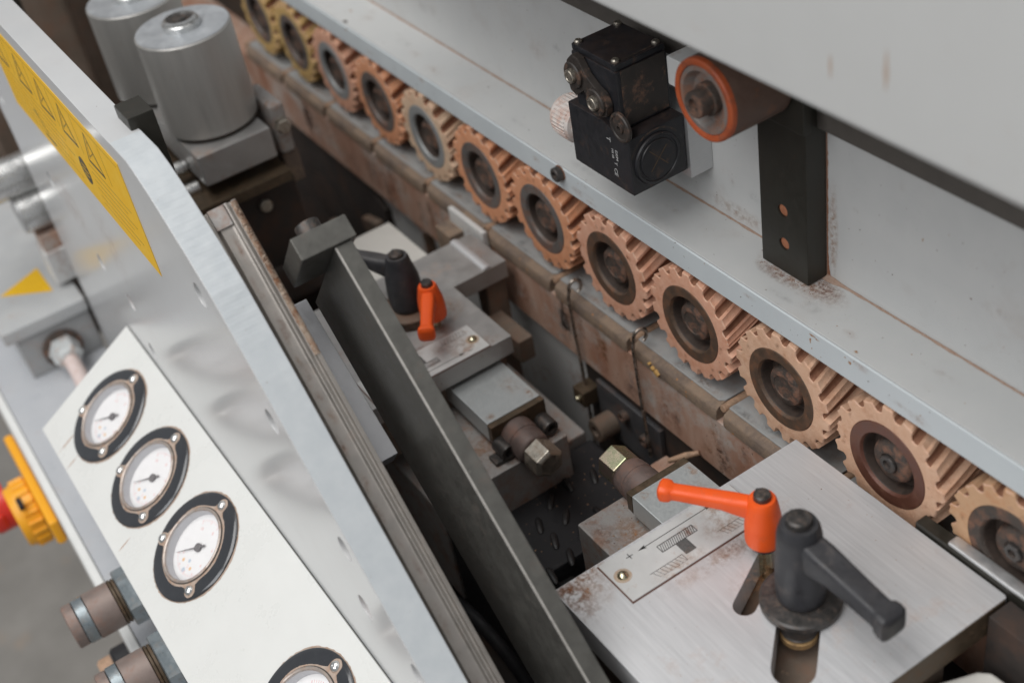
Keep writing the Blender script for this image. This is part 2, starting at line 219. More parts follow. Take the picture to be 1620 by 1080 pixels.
# ------------------------------------------------------------------ geometry builder
class G:
    """collects solids (millimetres, world axes) for ONE mesh; flip mirrors it in x about 0 and offsets"""
    def __init__(s, tf=None, mirror=False):
        s.v = []; s.f = []; s.fm = []; s.tf = tf; s.mir = mirror; s.cur = 0
    def add_bm(s, bm):
        o = len(s.v)
        bm.verts.index_update()
        for v in bm.verts: s.v.append(tuple(s.tf(v.co)) if s.tf else tuple(v.co))
        for f in bm.faces:
            ix = [o + v.index for v in f.verts]
            s.f.append(ix[::-1] if s.mir else ix); s.fm.append(s.cur)
        bm.free(); return s
    def slot(s, i): s.cur = i; return s
    def _bev(s, bm, bev, seg=2, ang=30):
        if bev > 0:
            es = [e for e in bm.edges if len(e.link_faces) == 2 and e.calc_face_angle(0) > R(ang)]
            bmesh.ops.bevel(bm, geom=es, offset=bev, segments=seg, affect='EDGES', profile=.5, clamp_overlap=True)
    def box(s, x0, x1, y0, y1, z0, z1, bev=.6, rot=None, piv=None):
        bm = bmesh.new(); bmesh.ops.create_cube(bm, size=1)
        for v in bm.verts: v.co = Vector(((x0 + x1) / 2 + v.co.x * (x1 - x0), (y0 + y1) / 2 + v.co.y * (y1 - y0), (z0 + z1) / 2 + v.co.z * (z1 - z0)))
        s._bev(bm, bev)
        if rot: bmesh.ops.rotate(bm, verts=bm.verts, cent=piv or ((x0 + x1) / 2, (y0 + y1) / 2, (z0 + z1) / 2), matrix=rot)
        return s.add_bm(bm)
    def prism(s, poly, axis, a0, a1, holes=(), bev=.5, seg=2):
        """poly in the two axes after `axis` (cyclic order kept as x,y / x,z / y,z)"""
        def P(p, a): return Vector((a, p[0], p[1])) if axis == 'X' else Vector((p[0], a, p[1])) if axis == 'Y' else Vector((p[0], p[1], a))
        bm = bmesh.new(); es = []
        for loop in [poly] + list(holes):
            vs = [bm.verts.new(P(p, a0)) for p in loop]
            es += [bm.edges.new((vs[i], vs[(i + 1) % len(vs)])) for i in range(len(vs))]
        if holes: bmesh.ops.triangle_fill(bm, use_beauty=True, edges=es)
        else: bm.faces.new([e.verts[0] for e in es])
        r = bmesh.ops.extrude_face_region(bm, geom=list(bm.faces))
        d = P((0, 0), a1 - a0)
        bmesh.ops.translate(bm, verts=[v for v in r['geom'] if isinstance(v, bmesh.types.BMVert)], vec=d)
        bmesh.ops.recalc_face_normals(bm, faces=bm.faces)
        s._bev(bm, bev, seg)
        return s.add_bm(bm)
    def lathe(s, prof, c, axis='Z', n=48, ang0=0., cap=True, bev=0):
        """prof = [(r, h)...] along +axis from c"""
        c = Vector(c)
        if isinstance(axis, str): axis = {'X': Vector((1, 0, 0)), 'Y': Vector((0, 1, 0)), 'Z': Vector((0, 0, 1)), '-Y': Vector((0, -1, 0)), '-X': Vector((-1, 0, 0)), '-Z': Vector((0, 0, -1))}[axis]
        a = Vector(axis).normalized()
        u = a.orthogonal().normalized() if abs(a.z) < .99 else Vector((1, 0, 0))
        if abs(a.z) < .99: u = Vector((0, 0, 1)).cross(a).normalized()
        v = a.cross(u)
        bm = bmesh.new(); rings = []
        for r, h in prof:
            if r <= 1e-6: rings.append([bm.verts.new(c + a * h)]); continue
            rings.append([bm.verts.new(c + a * h + (u * math.cos(ang0 + 2 * math.pi * i / n) + v * math.sin(ang0 + 2 * math.pi * i / n)) * r) for i in range(n)])
        for p, q in zip(rings, rings[1:]):
            if len(p) == 1 and len(q) == 1: continue
            for i in range(n):
                j = (i + 1) % n
                if len(p) == 1: bm.faces.new((p[0], q[i], q[j]))
                elif len(q) == 1: bm.faces.new((p[i], q[0], p[j]))
                else: bm.faces.new((p[i], q[i], q[j], p[j]))
        if cap:
            for rg in (rings[0], rings[-1]):
                if len(rg) > 2: bm.faces.new(rg)
        bmesh.ops.recalc_face_normals(bm, faces=bm.faces)
        s._bev(bm, bev, 2, 25)
        return s.add_bm(bm)
    def loft(s, secs, n=20, p=3.0):
        """secs = [(centre, half-width vector, half-height vector)] superellipse sections"""
        bm = bmesh.new(); rings = []
        for c, U, V in secs:
            c = Vector(c); U = Vector(U); V = Vector(V); rg = []
            for i in range(n):
                t = 2 * math.pi * i / n; ct, st = math.cos(t), math.sin(t)
                rg.append(bm.verts.new(c + U * math.copysign(abs(ct) ** (2 / p), ct) + V * math.copysign(abs(st) ** (2 / p), st)))
            rings.append(rg)
        for a, b in zip(rings, rings[1:]):
            for i in range(n): bm.faces.new((a[i], b[i], b[(i + 1) % n], a[(i + 1) % n]))
        bm.faces.new(rings[0]); bm.faces.new(rings[-1])
        bmesh.ops.recalc_face_normals(bm, faces=bm.faces)
        return s.add_bm(bm)
    def tube(s, pts, r, n=12, closed=False):
        pts = [Vector(p) for p in pts]; bm = bmesh.new(); rings = []
        nrm = None
        for i, p in enumerate(pts):
            t = (pts[min(i + 1, len(pts) - 1)] - pts[max(i - 1, 0)]).normalized()
            if nrm is None: nrm = t.orthogonal().normalized()
            nrm = (nrm - t * nrm.dot(t)).normalized(); b = t.cross(nrm)
            rr = r[i] if isinstance(r, (list, tuple)) else r
            rings.append([bm.verts.new(p + (nrm * math.cos(2 * math.pi * k / n) + b * math.sin(2 * math.pi * k / n)) * rr) for k in range(n)])
        for a, b in zip(rings, rings[1:]):
            for i in range(n): bm.faces.new((a[i], b[i], b[(i + 1) % n], a[(i + 1) % n]))
        bm.faces.new(rings[0]); bm.faces.new(rings[-1])
        bmesh.ops.recalc_face_normals(bm, faces=bm.faces)
        return s.add_bm(bm)
    def quadsheet(s, pts):
        bm = bmesh.new(); bm.faces.new([bm.verts.new(Vector(p)) for p in pts]); return s.add_bm(bm)

ORI = {}
def setp(o, label=None, cat=None, group=None, kind=None):
    for k, v in (('label', label), ('category', cat), ('group', group), ('kind', kind)):
        if v: o[k] = v
    return o
def thing(name, label, cat, loc, group=None):
    o = bpy.data.objects.new(name, None); COL.objects.link(o)
    o.empty_display_size = .01
    o.location = Vector(loc) * S; ORI[o] = Vector(loc)
    return setp(o, label, cat, group)
def build(name, g, mats, parent=None, loc=None, ang=38, wn=True):
    """link the collected solids as ONE object, its vertices relative to its parent's place"""
    if not isinstance(mats, (list, tuple)): mats = [mats]
    org = ORI[parent] if parent is not None else Vector(loc or (0, 0, 0))
    me = bpy.data.meshes.new(name)
    me.from_pydata([tuple((Vector(v) - org) * S) for v in g.v], [], g.f)
    for m in mats: me.materials.append(M[m] if isinstance(m, str) else m)
    me.polygons.foreach_set('material_index', g.fm)
    bm = bmesh.new(); bm.from_mesh(me)
    for f in bm.faces: f.smooth = True
    for e in bm.edges: e.smooth = len(e.link_faces) == 2 and e.calc_face_angle(0) < R(ang)
    bm.to_mesh(me); bm.free()
    o = bpy.data.objects.new(name, me); COL.objects.link(o)
    if wn:
        wm = o.modifiers.new('normals', 'WEIGHTED_NORMAL'); wm.keep_sharp = True; wm.weight = 90
    if parent is not None:
        o.parent = parent; ORI[o] = org
    else:
        o.location = org * S; ORI[o] = org
    return o
def text_mesh(body, size, frame, origin, thick=.12):
    """letters as a thin raised print; frame = (right, up, out) unit vectors"""
    cu = bpy.data.curves.new('lettering', 'FONT'); cu.body = body; cu.size = size; cu.extrude = thick / 2
    cu.align_x = 'LEFT'; cu.resolution_u = 2
    ob = bpy.data.objects.new('lettering', cu); COL.objects.link(ob)
    dg = bpy.context.evaluated_depsgraph_get(); me = ob.evaluated_get(dg).to_mesh()
    r, u, n = [Vector(a) for a in frame]; g = G()
    o = Vector(origin)
    g.v = [tuple(o + r * v.co.x + u * v.co.y + n * (v.co.z + thick / 2)) for v in me.vertices]
    g.f = [list(p.vertices) for p in me.polygons]; g.fm = [0] * len(g.f)
    ob.evaluated_get(dg).to_mesh_clear(); bpy.data.objects.remove(ob); bpy.data.curves.remove(cu)
    return g
def capsule(a, b, r, n=10):
    a = Vector((a[0], a[1])); b = Vector((b[0], b[1])); t = math.atan2(b.y - a.y, b.x - a.x)
    return [(b.x + r * math.cos(t - math.pi / 2 + math.pi * i / n), b.y + r * math.sin(t - math.pi / 2 + math.pi * i / n)) for i in range(n + 1)] + \
           [(a.x + r * math.cos(t + math.pi / 2 + math.pi * i / n), a.y + r * math.sin(t + math.pi / 2 + math.pi * i / n)) for i in range(n + 1)]
def circle2(c, r, n=24): return [(c[0] + r * math.cos(2 * math.pi * i / n), c[1] + r * math.sin(2 * math.pi * i / n)) for i in range(n)]
def hexa(r): return r
def bar2d(g, p, q, wd, mk, h0, h1):
    """thin printed line from p to q in a plane; mk maps (a, b, h) to 3-D"""
    p = Vector(p); q = Vector(q); d = (q - p).normalized(); nn = Vector((-d.y, d.x)) * wd / 2
    lo = [mk(*(v), h0) for v in (p + nn, q + nn, q - nn, p - nn)]; hi = [mk(*(v), h1) for v in (p + nn, q + nn, q - nn, p - nn)]
    bm = bmesh.new(); a = [bm.verts.new(Vector(x)) for x in lo]; b = [bm.verts.new(Vector(x)) for x in hi]
    bm.faces.new(b)
    for i in range(4): bm.faces.new((a[i], a[(i + 1) % 4], b[(i + 1) % 4], b[i]))
    bmesh.ops.recalc_face_normals(bm, faces=bm.faces)
    g.add_bm(bm)

_DM = {}
def decal(parent, name, c, u, v, col, strength=.7, noise=260, soft=1.6, lo=.42, clip=None, tf=None):
    """thin film of dirt with a ragged, fading outline lying on a surface; u, v = half extents"""
    key = (col, strength, noise, soft, lo)
    if key not in _DM:
        m = bpy.data.materials.new('dirt_film'); m.use_nodes = True; nt = m.node_tree; N = nt.nodes; L = nt.links; b = N['Principled BSDF']
        b.inputs['Base Color'].default_value = col; b.inputs['Roughness'].default_value = .85
        uv = N.new('ShaderNodeUVMap'); sub = N.new('ShaderNodeVectorMath'); sub.operation = 'SUBTRACT'; sub.inputs[1].default_value = (.5, .5, 0)
        ln = N.new('ShaderNodeVectorMath'); ln.operation = 'LENGTH'; L.new(uv.outputs[0], sub.inputs[0]); L.new(sub.outputs[0], ln.inputs[0])
        fall = N.new('ShaderNodeMapRange'); fall.inputs[1].default_value = .5; fall.inputs[2].default_value = .5 - .31 * soft; L.new(ln.outputs['Value'], fall.inputs[0])
        tc = N.new('ShaderNodeTexCoord'); nz = N.new('ShaderNodeTexNoise'); nz.inputs['Scale'].default_value = noise; nz.inputs['Detail'].default_value = 9; nz.inputs['Roughness'].default_value = .7
        L.new(tc.outputs['Object'], nz.inputs['Vector'])
        mr = N.new('ShaderNodeMapRange'); mr.inputs[1].default_value = lo; mr.inputs[2].default_value = lo + .22; L.new(nz.outputs['Fac'], mr.inputs[0])
        a = N.new('ShaderNodeMath'); a.operation = 'MULTIPLY'; L.new(fall.outputs[0], a.inputs[0]); L.new(mr.outputs[0], a.inputs[1])
        k = N.new('ShaderNodeMath'); k.operation = 'MULTIPLY'; k.inputs[1].default_value = strength; L.new(a.outputs[0], k.inputs[0]); L.new(k.outputs[0], b.inputs['Alpha'])
        _DM[key] = m
    c = Vector(c); u = Vector(u); v = Vector(v); a0, a1, b0, b1 = -1, 1, -1, 1
    if clip:                                    # keep the film on its surface: limits along u and v
        cu, cv = c.dot(u.normalized()), c.dot(v.normalized()); lu, lv = u.length, v.length
        a0 = max(a0, (clip[0] - cu) / lu); a1 = min(a1, (clip[1] - cu) / lu); b0 = max(b0, (clip[2] - cv) / lv); b1 = min(b1, (clip[3] - cv) / lv)
        if a1 <= a0 or b1 <= b0: return None
    qs = ((a0, b0), (a1, b0), (a1, b1), (a0, b1)); pts = [c + u * p + v * q for p, q in qs]
    if tf: pts = [tf(p) for p in pts]
    o = build(name, G().quadsheet(pts), _DM[key], parent, wn=False)
    ul = o.data.uv_layers.new(name='UVMap')
    for li, q in zip(range(4), qs): ul.data[li].uv = (q[0] * .5 + .5, q[1] * .5 + .5)
    return o
DR = (.25, .09, .035, 1); DT = (.41, .2, .09, 1); DG = (.06, .045, .04, 1); DP = (.5, .32, .25, 1)

# ================================================================== SETTING
g = G().box(-6000, 4000, -6000, 4000, -20, 0, 0)
setp(build('floor', g, 'concrete', None, (0, 0, -20)), kind='structure')

# ================================================================== LARGE STRUCTURE
# --- pressure beam with its shelf and the painted lip over the rollers
t = thing('pressure_beam', 'long grey painted beam with a flat shelf and narrow front lip above the toothed rollers', 'machine beam', (0, 37, 1038))
g = G().box(-1500, 520, 37, 90, 1051, 1147, 1.0)
build('beam_wall', g, 'beam', t)
g = G().box(-1500, 520, 2.2, 37, 1050.5, 1055, .4)
build('shelf', g, 'beam', t)
g = G().prism([(1, 1038), (5, 1038), (5, 1050.2), (2.0, 1050.2), (2.0, 1054.3), (1, 1053.8)], 'X', -1500, 520, bev=.3)
build('lip', g, 'lip', t)
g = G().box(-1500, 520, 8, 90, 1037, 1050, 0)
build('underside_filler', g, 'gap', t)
g = G().box(-1500, 520, 31, 90, 1147.2, 1185, .5)  # plain dark strip above the wall, along the hood edge
build('top_strip', g, 'dark_matt', t)
# rusty dust gathered in the joint between shelf and wall
g = G(); bm = bmesh.new(); prev = None
n = 420
for i in range(n + 1):
    x = -700 + 1000 * i / n
    wdt = .12 + .42 * abs(math.sin(i * .37) * math.sin(i * .11)) + .4 * rnd.random()
    near = math.exp(-((x + 2) / 9.) ** 2); wdt += 3.2 * near * (0.6 + .6 * rnd.random())
    cur = [bm.verts.new((x, 37 - wdt - .6, 1055.08)), bm.verts.new((x, 36.85, 1055.25 + wdt * .4)), bm.verts.new((x, 36.85, 1055.6 + wdt * .5))]
    if prev: bm.faces.new((prev[0], cur[0], cur[1], prev[1])); bm.faces.new((prev[1], cur[1], cur[2], prev[2]))
    prev = cur
g.add_bm(bm); build('rust_line', g, 'seamdust', t)
decal(t, 'rust_smear', (-10, 25.5, 1055.12), (36, 0, 0), (0, 11.3, 0), DT, .75, 300)
decal(t, 'rust_smear', (4, 28, 1055.16), (15, -1, 0), (0, 8.8, 0), DR, .85, 420)
decal(t, 'rust_smear', (-24, 19.5, 1055.2), (18, 0, 0), (0, 5, 0), DR, .7, 420)
decal(t, 'rust_smear', (1.5, 36.9, 1085), (4, 0, 0), (0, 0, 34), DT, .8, 300)
decal(t, 'rust_smear', (-70, 36.92, 1062), (34, 0, 0), (0, 0, 6), DT, .5, 300)
for i in range(16):
    decal(t, 'smudge', (rnd.uniform(-500, 150), 36.93, rnd.uniform(1065, 1140)), (rnd.uniform(2, 12), 0, 0), (0, 0, rnd.uniform(2, 9)), DP if i % 2 else DG, .22, 200)
for i in range(16):
    decal(t, 'smudge', (rnd.uniform(-500, 150), rnd.uniform(8, 30), 1055.1), (rnd.uniform(3, 16), 0, 0), (0, rnd.uniform(2, 5), 0), DT if i % 2 else DG, .22, 220)
for i in range(14):
    decal(t, 'smudge', (rnd.uniform(-500, 150), .93, rnd.uniform(1041, 1052)), (rnd.uniform(2, 10), 0, 0), (0, 0, rnd.uniform(1.5, 4)), DT, .35, 320, clip=(-900, 500, 1038.6, 1053.2))

# chipped and stained spots on lip and shelf
def spot(c, r_, u, v, n_, seed):
    q = random.Random(seed); bm = bmesh.new(); c = Vector(c); u = Vector(u); v = Vector(v); n_ = Vector(n_)
    m_ = 14; vs = []
    for i in range(m_):
        a = 2 * math.pi * i / m_; k = q.uniform(.45, 1.1)
        vs.append(bm.verts.new(c + u * (r_[0] * k * math.cos(a)) + v * (r_[1] * k * math.sin(a)) + n_ * .04))
    f = bm.faces.new(vs); bm.normal_update()
    if f.normal.dot(n_) < 0: f.normal_flip()
    return bm
CH = pmat('bare_rust_chip', (.26, .12, .05, 1), (.4, .22, .1, 1), .8, scale=300)
for i, (x, z, a, b) in enumerate(((24, 1051.5, 2.6, .7), (22.6, 1047.5, .7, 2.2), (27.5, 1050.8, 1.6, .5), (23.6, 1043, .5, .7), (50.5, 1049.8, 1.3, 1.5), (53, 1052.4, .5, .4), (47, 1051.4, .6, .5), (-492, 1052, 3, 1.2), (-180, 1050.5, .6, .4), (30, 1041, .4, .4), (-60, 1052.6, .5, .3), (96, 1046, .5, .5), (-330, 1052.8, .8, .5))):
    build('paint_chip', G().add_bm(spot((x, 1, z), (a, b), (1, 0, 0), (0, 0, 1), (0, -1, 0), i)), CH, t, wn=False)
for i, (x, y, a, b) in enumerate(((50.8, 4.6, 1.5, .8), (-499, 5, 4.5, 1.6), (-513, 17, 3.5, .9), (-180, 20, 1, .5), (30, 12, .6, .4), (-60, 8, .5, .4), (70, 22, .5, .5), (-250, 12, .8, .5), (110, 14, .4, .4), (-320, 25, 1, .7))):
    build('paint_chip', G().add_bm(spot((x, y, 1055), (a, b), (1, 0, 0), (0, 1, 0), (0, 0, 1), i + 40)), CH if i % 2 == 0 else 'boss', t, wn=False)
for i, (x, z, a, b) in enumerate(((60, 1110, .5, 1.0), (20, 1096, .6, .4), (42, 1080, .5, .5), (75, 1120, .4, .4), (15, 1075, .4, .3), (90, 1092, .8, .6), (110, 1075, .4, .4), (33, 1128, .4, .3), (-230, 1100, .7, .5), (-300, 1085, .8, .5), (-210, 1120, .6, .5))):
    build('paint_chip', G().add_bm(spot((x, 37, z), (a, b), (1, 0, 0), (0, 0, 1), (0, -1, 0), i + 80)), 'boss' if i % 3 else CH, t, wn=False)

# hood above (only its front sheet and rolled lower edge are seen)
t = thing('hood', 'plain light grey sheet hood overhanging the beam at upper right, faint rust runs on it', 'machine hood', (150, -50, 1225))
g = G().prism([(-50, 1229), (-49, 1226.2), (-46, 1225), (-12, 1225), (-12, 1227), (-45.6, 1227), (-47.4, 1227.8), (-48, 1229.5), (-48, 1560), (-50, 1560)], 'X', -420, 620, bev=.25)
build('front_sheet', g, 'hood', t)
g = G().box(-420, 620, -12, 120, 1226, 1232, .4)
build('floor_sheet', g, 'dark_matt', t)
for (x, z, hw, hh) in ((118, 1255, 1.1, 8), (91, 1247, .8, 5)):
    bm = bmesh.new(); m_ = 10; L_ = []; R_ = []
    for i in range(m_ + 1):
        f = i / m_; ww = hw * (math.sin(math.pi * f) * .8 + .15) * (.8 + .4 * rnd.random())
        L_.append(bm.verts.new((x - ww, -50.06, z + hh - 2 * hh * f))); R_.append(bm.verts.new((x + ww, -50.06, z + hh - 2 * hh * f)))
    for i in range(m_): bm.faces.new((L_[i], L_[i + 1], R_[i + 1], R_[i]))
    build('rust_run', G().add_bm(bm), pmat('rust_run', (.42, .3, .22, 1), (.46, .4, .36, 1), .5, scale=220), t)

# --- rusty rail below the track and the grey frame sheet under it
g = G().box(-1500, 520, -6.4, 24, 903, 946.6, .8)
rr_ = setp(build('rust_rail', g, 'rail_rust', None, (0, 0, 903)), 'long rust streaked steel rail running below the grey track pads', 'rail')
for i in range(70):
    x = rnd.uniform(-620, 30); c_ = ((.34, .12, .05, 1), (.45, .43, .4, 1), DG, (.42, .2, .1, 1))[i % 4]
    decal(rr_, 'rust_streak', (x, -6.45 - .01 * (i % 9), rnd.uniform(912, 940)), (rnd.uniform(3, 12), 0, 0), (0, 0, rnd.uniform(8, 26)), c_, .6, 240, clip=(-900, 500, 904, 945.6))
t = thing('machine_wall', 'grey painted machine wall with rust scratches, below the rusty rail', 'machine wall', (-400, 6, 500))
build('frame_sheet', G().box(-1500, 520, 4, 12, 480, 902.5, .5), 'frame', t)
bm = bmesh.new(); prev = None
for i in range(40):
    f = i / 39; x = -545 + 110 * f; z = 900 - 12 * f - 6 * f * f + .5 * math.sin(i * .9); wd = .8 + .9 * rnd.random()
    cur = [bm.verts.new((x, 3.92, z - wd)), bm.verts.new((x, 3.92, z + wd))]
    if prev: bm.faces.new((prev[0], cur[0], cur[1], prev[1]))
    prev = cur
build('rust_scratch', G().add_bm(bm), 'rustspot', t, wn=False)
build('dark_slab', G().box(-200, 520, -2, 3.6, 600, 899, .5), 'dark', t)  # dark slab standing in for the shadow under the rust rail
build('dark_slab', G().prism([(-1000, 900), (-540, 900), (-500, 880), (-506, 700), (-1000, 700)], 'Y', -2, 3.6, bev=.4), 'dark', t)
build('dark_slab', G().prism([(-432, 890), (-424, 890), (-404, 800), (-424, 800)], 'Y', -2, 3.6, bev=.4), 'hub_rust', t)
t = thing('machine_bed', 'dark brown backdrop and machine bed deep below the trimming units', 'machine bed', (-200, -110, 0))
build('backdrop_plate', G().box(-1500, 520, -232, 3, 740, 760, 1), 'dark', t)  # dark plate added as a backdrop under the units
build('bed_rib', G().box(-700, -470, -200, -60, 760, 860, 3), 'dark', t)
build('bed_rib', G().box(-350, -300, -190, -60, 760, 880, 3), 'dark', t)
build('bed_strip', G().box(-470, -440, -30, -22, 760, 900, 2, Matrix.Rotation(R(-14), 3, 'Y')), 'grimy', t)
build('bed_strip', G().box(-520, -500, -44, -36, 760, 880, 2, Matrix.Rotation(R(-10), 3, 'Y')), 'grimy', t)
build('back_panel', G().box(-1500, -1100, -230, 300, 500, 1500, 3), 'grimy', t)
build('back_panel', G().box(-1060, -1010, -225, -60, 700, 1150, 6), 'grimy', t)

# --- track pads
PADG = 'grey track pads under the rollers'
xs = [-49 - 87 * k for k in range(-3, 10)]
pad_lab = {0: 'grey track pad with yellow crumbs on its worn tan edge, right of the hooked wires',
           1: 'grey track pad below the gap between the two hooked wires', -1: 'grey track pad mostly hidden by the large steel plate at right',
           -2: 'grey track pad end behind the black handle side of the large steel plate', 2: 'grey track pad just left of the left hooked wire',
           3: 'grey track pad directly behind the L shaped steel plate corner', 4: 'grey track pad beside the cream toothed roller',
           5: 'grey track pad left of the cream roller, with rusty front edge', 6: 'blurred grey track pad below the yellowish rollers',
           7: 'blurred grey track pad farthest away but one, beside the aluminium cans', 8: 'farthest blurred grey track pad at the top left'}
for k in range(-2, 8):
    x1 = -49 - 87 * k - .8; x0 = x1 - 80.6
    lab = pad_lab.get(k, pad_lab[8])
    t = thing('track_pad', lab, 'track pad', ((x0 + x1) / 2, 10, 947), PADG)
    jt = rnd.uniform(-.5, .5)
    r_ = 2.2
    build('pad_body', G().prism([(x0, -1.6 + jt), (x1 - 3, -1.6 + jt), (x1, 1.5), (x1, 60), (x0, 60)], 'Z', 957.2, 958.6, bev=.5), 'pad', t)
    # the worn front: bevelled block with an uneven top edge
    bm = bmesh.new(); rows = []
    nn = 30
    for i in range(nn + 1):
        x = x0 + (x1 - x0) * i / nn
        d = .9 * (rnd.random() - .5); e = 0
        if i == 0: x += 0
        ends = .7 if i in (0, nn) else 0
        rows.append([bm.verts.new((x, y + (ends if y < 2 else 0), z)) for y, z in
                     ((-7.4 + d * .2, 947.2), (-7.55 + d * .2, 950.9), (-7.25 + d * .3, 951.2), (-7.1 + d * .4, 954.0 + .5 * rnd.random()), (-6.0 + d * .7, 955.6 + .3 * rnd.random()), (-3.0 + d * .5, 957.2), (0, 957.6), (56, 957.15), (56, 947.2))])
    for a, b in zip(rows, rows[1:]):
        for i in range(9): bm.faces.new((a[i], b[i], b[(i + 1) % 9], a[(i + 1) % 9]))
    bm.faces.new(rows[0]); bm.faces.new(rows[-1][::-1])
    bmesh.ops.recalc_face_normals(bm, faces=bm.faces)
    build('pad_edge', G().add_bm(bm), 'pad_edge', t, ang=50)
    build('hinge_pin', G().lathe([(0, 0), (2.2, 0), (2.6, .5), (2.6, 60)], (x0 - 2.7, -4.5, 957.2), 'Y', 16), 'pin', t)
    for i in range(5):
        decal(t, 'dirt_patch', (rnd.uniform(x0 + 8, x1 - 8), rnd.uniform(0, 6), 958.7), (rnd.uniform(4, 16), 0, 0), (0, rnd.uniform(1.5, 5), 0), DT if i % 2 else DG, .5, 300, clip=(x0 + .6, x1 - 3, -1, 60))
    if k == 0:
        for (dx, dz, sz) in ((22, 951.5, 1.4), (26, 950, 2.2), (19, 953.6, .9)):
            build('crumb', G().box(x0 + dx - sz, x0 + dx + sz, -9.2, -7, dz - sz * .7, dz + sz * .7, .4, Matrix.Rotation(.5, 3, 'Y')), pmat('yellow_crumb', (.6, .36, .12, 1), (.5, .3, .1, 1), .8), t)

# ================================================================== TOOTHED ROLLERS
ROLG = 'toothed rollers in a row under the beam'
def tooth_outline(nt=18, seed=0):
    rr = random.Random(seed); pts = []
    for i in range(nt):
        a0 = 2 * math.pi * i / nt; st = 2 * math.pi / nt
        ro = 36.6 + rr.uniform(-.8, .4) - (rr.uniform(.8, 2.2) if rr.random() < .13 else 0); ri = 32.2 + rr.uniform(-.6, .6)
        for f, r_ in ((.0, ro - .1), (.10, ro + .45), (.22, ro - .1), (.36, ro + .1), (.45, ro + .5), (.485, ro - 1.3), (.53, ri + 1.0), (.66, ri), (.80, ri + .1), (.93, ri + 1.7)):
            pts.append((a0 + st * (f + rr.uniform(-.012, .012)), r_ + rr.uniform(-.12, .12)))
    return pts
def make_roller(cx, label, rub, hubm, bossm, bolt, seed):
    t = thing('toothed_roller', label, 'toothed roller', (cx, 0, 1000), ROLG)
    out = tooth_outline(18 if seed % 3 else 17, seed); rot = random.Random(seed + 50).uniform(0, 6)
    g = G(); bm = bmesh.new()
    # rings: inner edge of face, outline front (slightly eased), outline back with a helix
    def ring(y, f, tw=0., dr=0.):
        return [bm.verts.new((cx + (r_ + dr) * math.cos(a + rot + tw), y, 1000 + (r_ + dr) * math.sin(a + rot + tw))) for a, r_ in f]
    inner = [(a, 25.3) for a, r_ in out]; mid = [(a, 29.6) for a, r_ in out]
    rings = [ring(3.2, inner), ring(-.0, inner), ring(-.25, mid), ring(.0, out, 0, -.55), ring(.5, out, 0, 0)]
    for q in range(1, 7): rings.append(ring(.7 + 9 * q, out, .082 * q, rnd.uniform(-.1, .1)))
    n = len(out)
    for ri_, (p, q) in enumerate(zip(rings, rings[1:])):
        for i in range(n):
            f = bm.faces.new((p[i], p[(i + 1) % n], q[(i + 1) % n], q[i]))
            f.material_index = 2 if ri_ == 3 and rnd.random() < .8 else (1 if ri_ >= 4 and i % 10 in (6, 7, 8) else 0)
    bm.faces.new(rings[-1])
    bmesh.ops.recalc_face_normals(bm, faces=bm.faces)
    mi = [f.material_index for f in bm.faces]
    g.add_bm(bm); g.fm = mi; build('rubber_tyre', g, [M['rubber'][rub], 'groove', 'tip'], t, ang=32)
    build('hub_ring', G().lathe([(25.2, 4), (25.2, .1), (24.8, -.35), (18.8, -.3), (18.2, .1), (17.6, 1.6)], (cx, 0, 1000), 'Y', 56, cap=False), hubm, t)
    build('hub_recess', G().lathe([(17.6, 1.6), (17.2, 2.4), (16.8, 9.5), (16, 10.4), (12.4, 10.5)], (cx, 0, 1000), 'Y', 56, cap=False), 'recess', t)
    if bolt:
        g = G().lathe([(12.9, 9.6), (12.6, 5), (11.6, 3.2), (9.6, 2.3), (5.6, 1.9), (5.2, 2.6), (0, 2.6)], (cx, 0, 1000), 'Y', 40, cap=False)
    else:
        g = G().lathe([(12.9, 9.6), (12.4, 5), (11.4, 3), (9.6, 2.2), (7.5, 1.9), (7.2, 2.4), (0, 2.6)], (cx, 0, 1000), 'Y', 40, cap=False)
    b = build('boss', g, bossm, t)
    rs_ = random.Random(seed + 5)
    for i in range(7):
        a_ = rs_.uniform(0, 6.3); q_ = rs_.uniform(27.4, 30.4)
        decal(t, 'stain', (cx + q_ * math.cos(a_), -.3 - .01 * i, 1000 + q_ * math.sin(a_)), (rs_.uniform(1.5, 3), 0, 0), (0, 0, rs_.uniform(1.5, 3)), ((.4, .14, .05, 1), (.2, .09, .05, 1), (.75, .5, .36, 1))[i % 3], .55, 260)
    if bolt:
        build('socket_bolt', G().lathe([(5.1, 2.6), (5.1, .6), (4.6, .2), (2.6, .2), (2.5, 2), (0, 2)], (cx, 0, 1000), 'Y', 6 if seed % 2 else 18, cap=False), 'blacksteel', b)
    return t
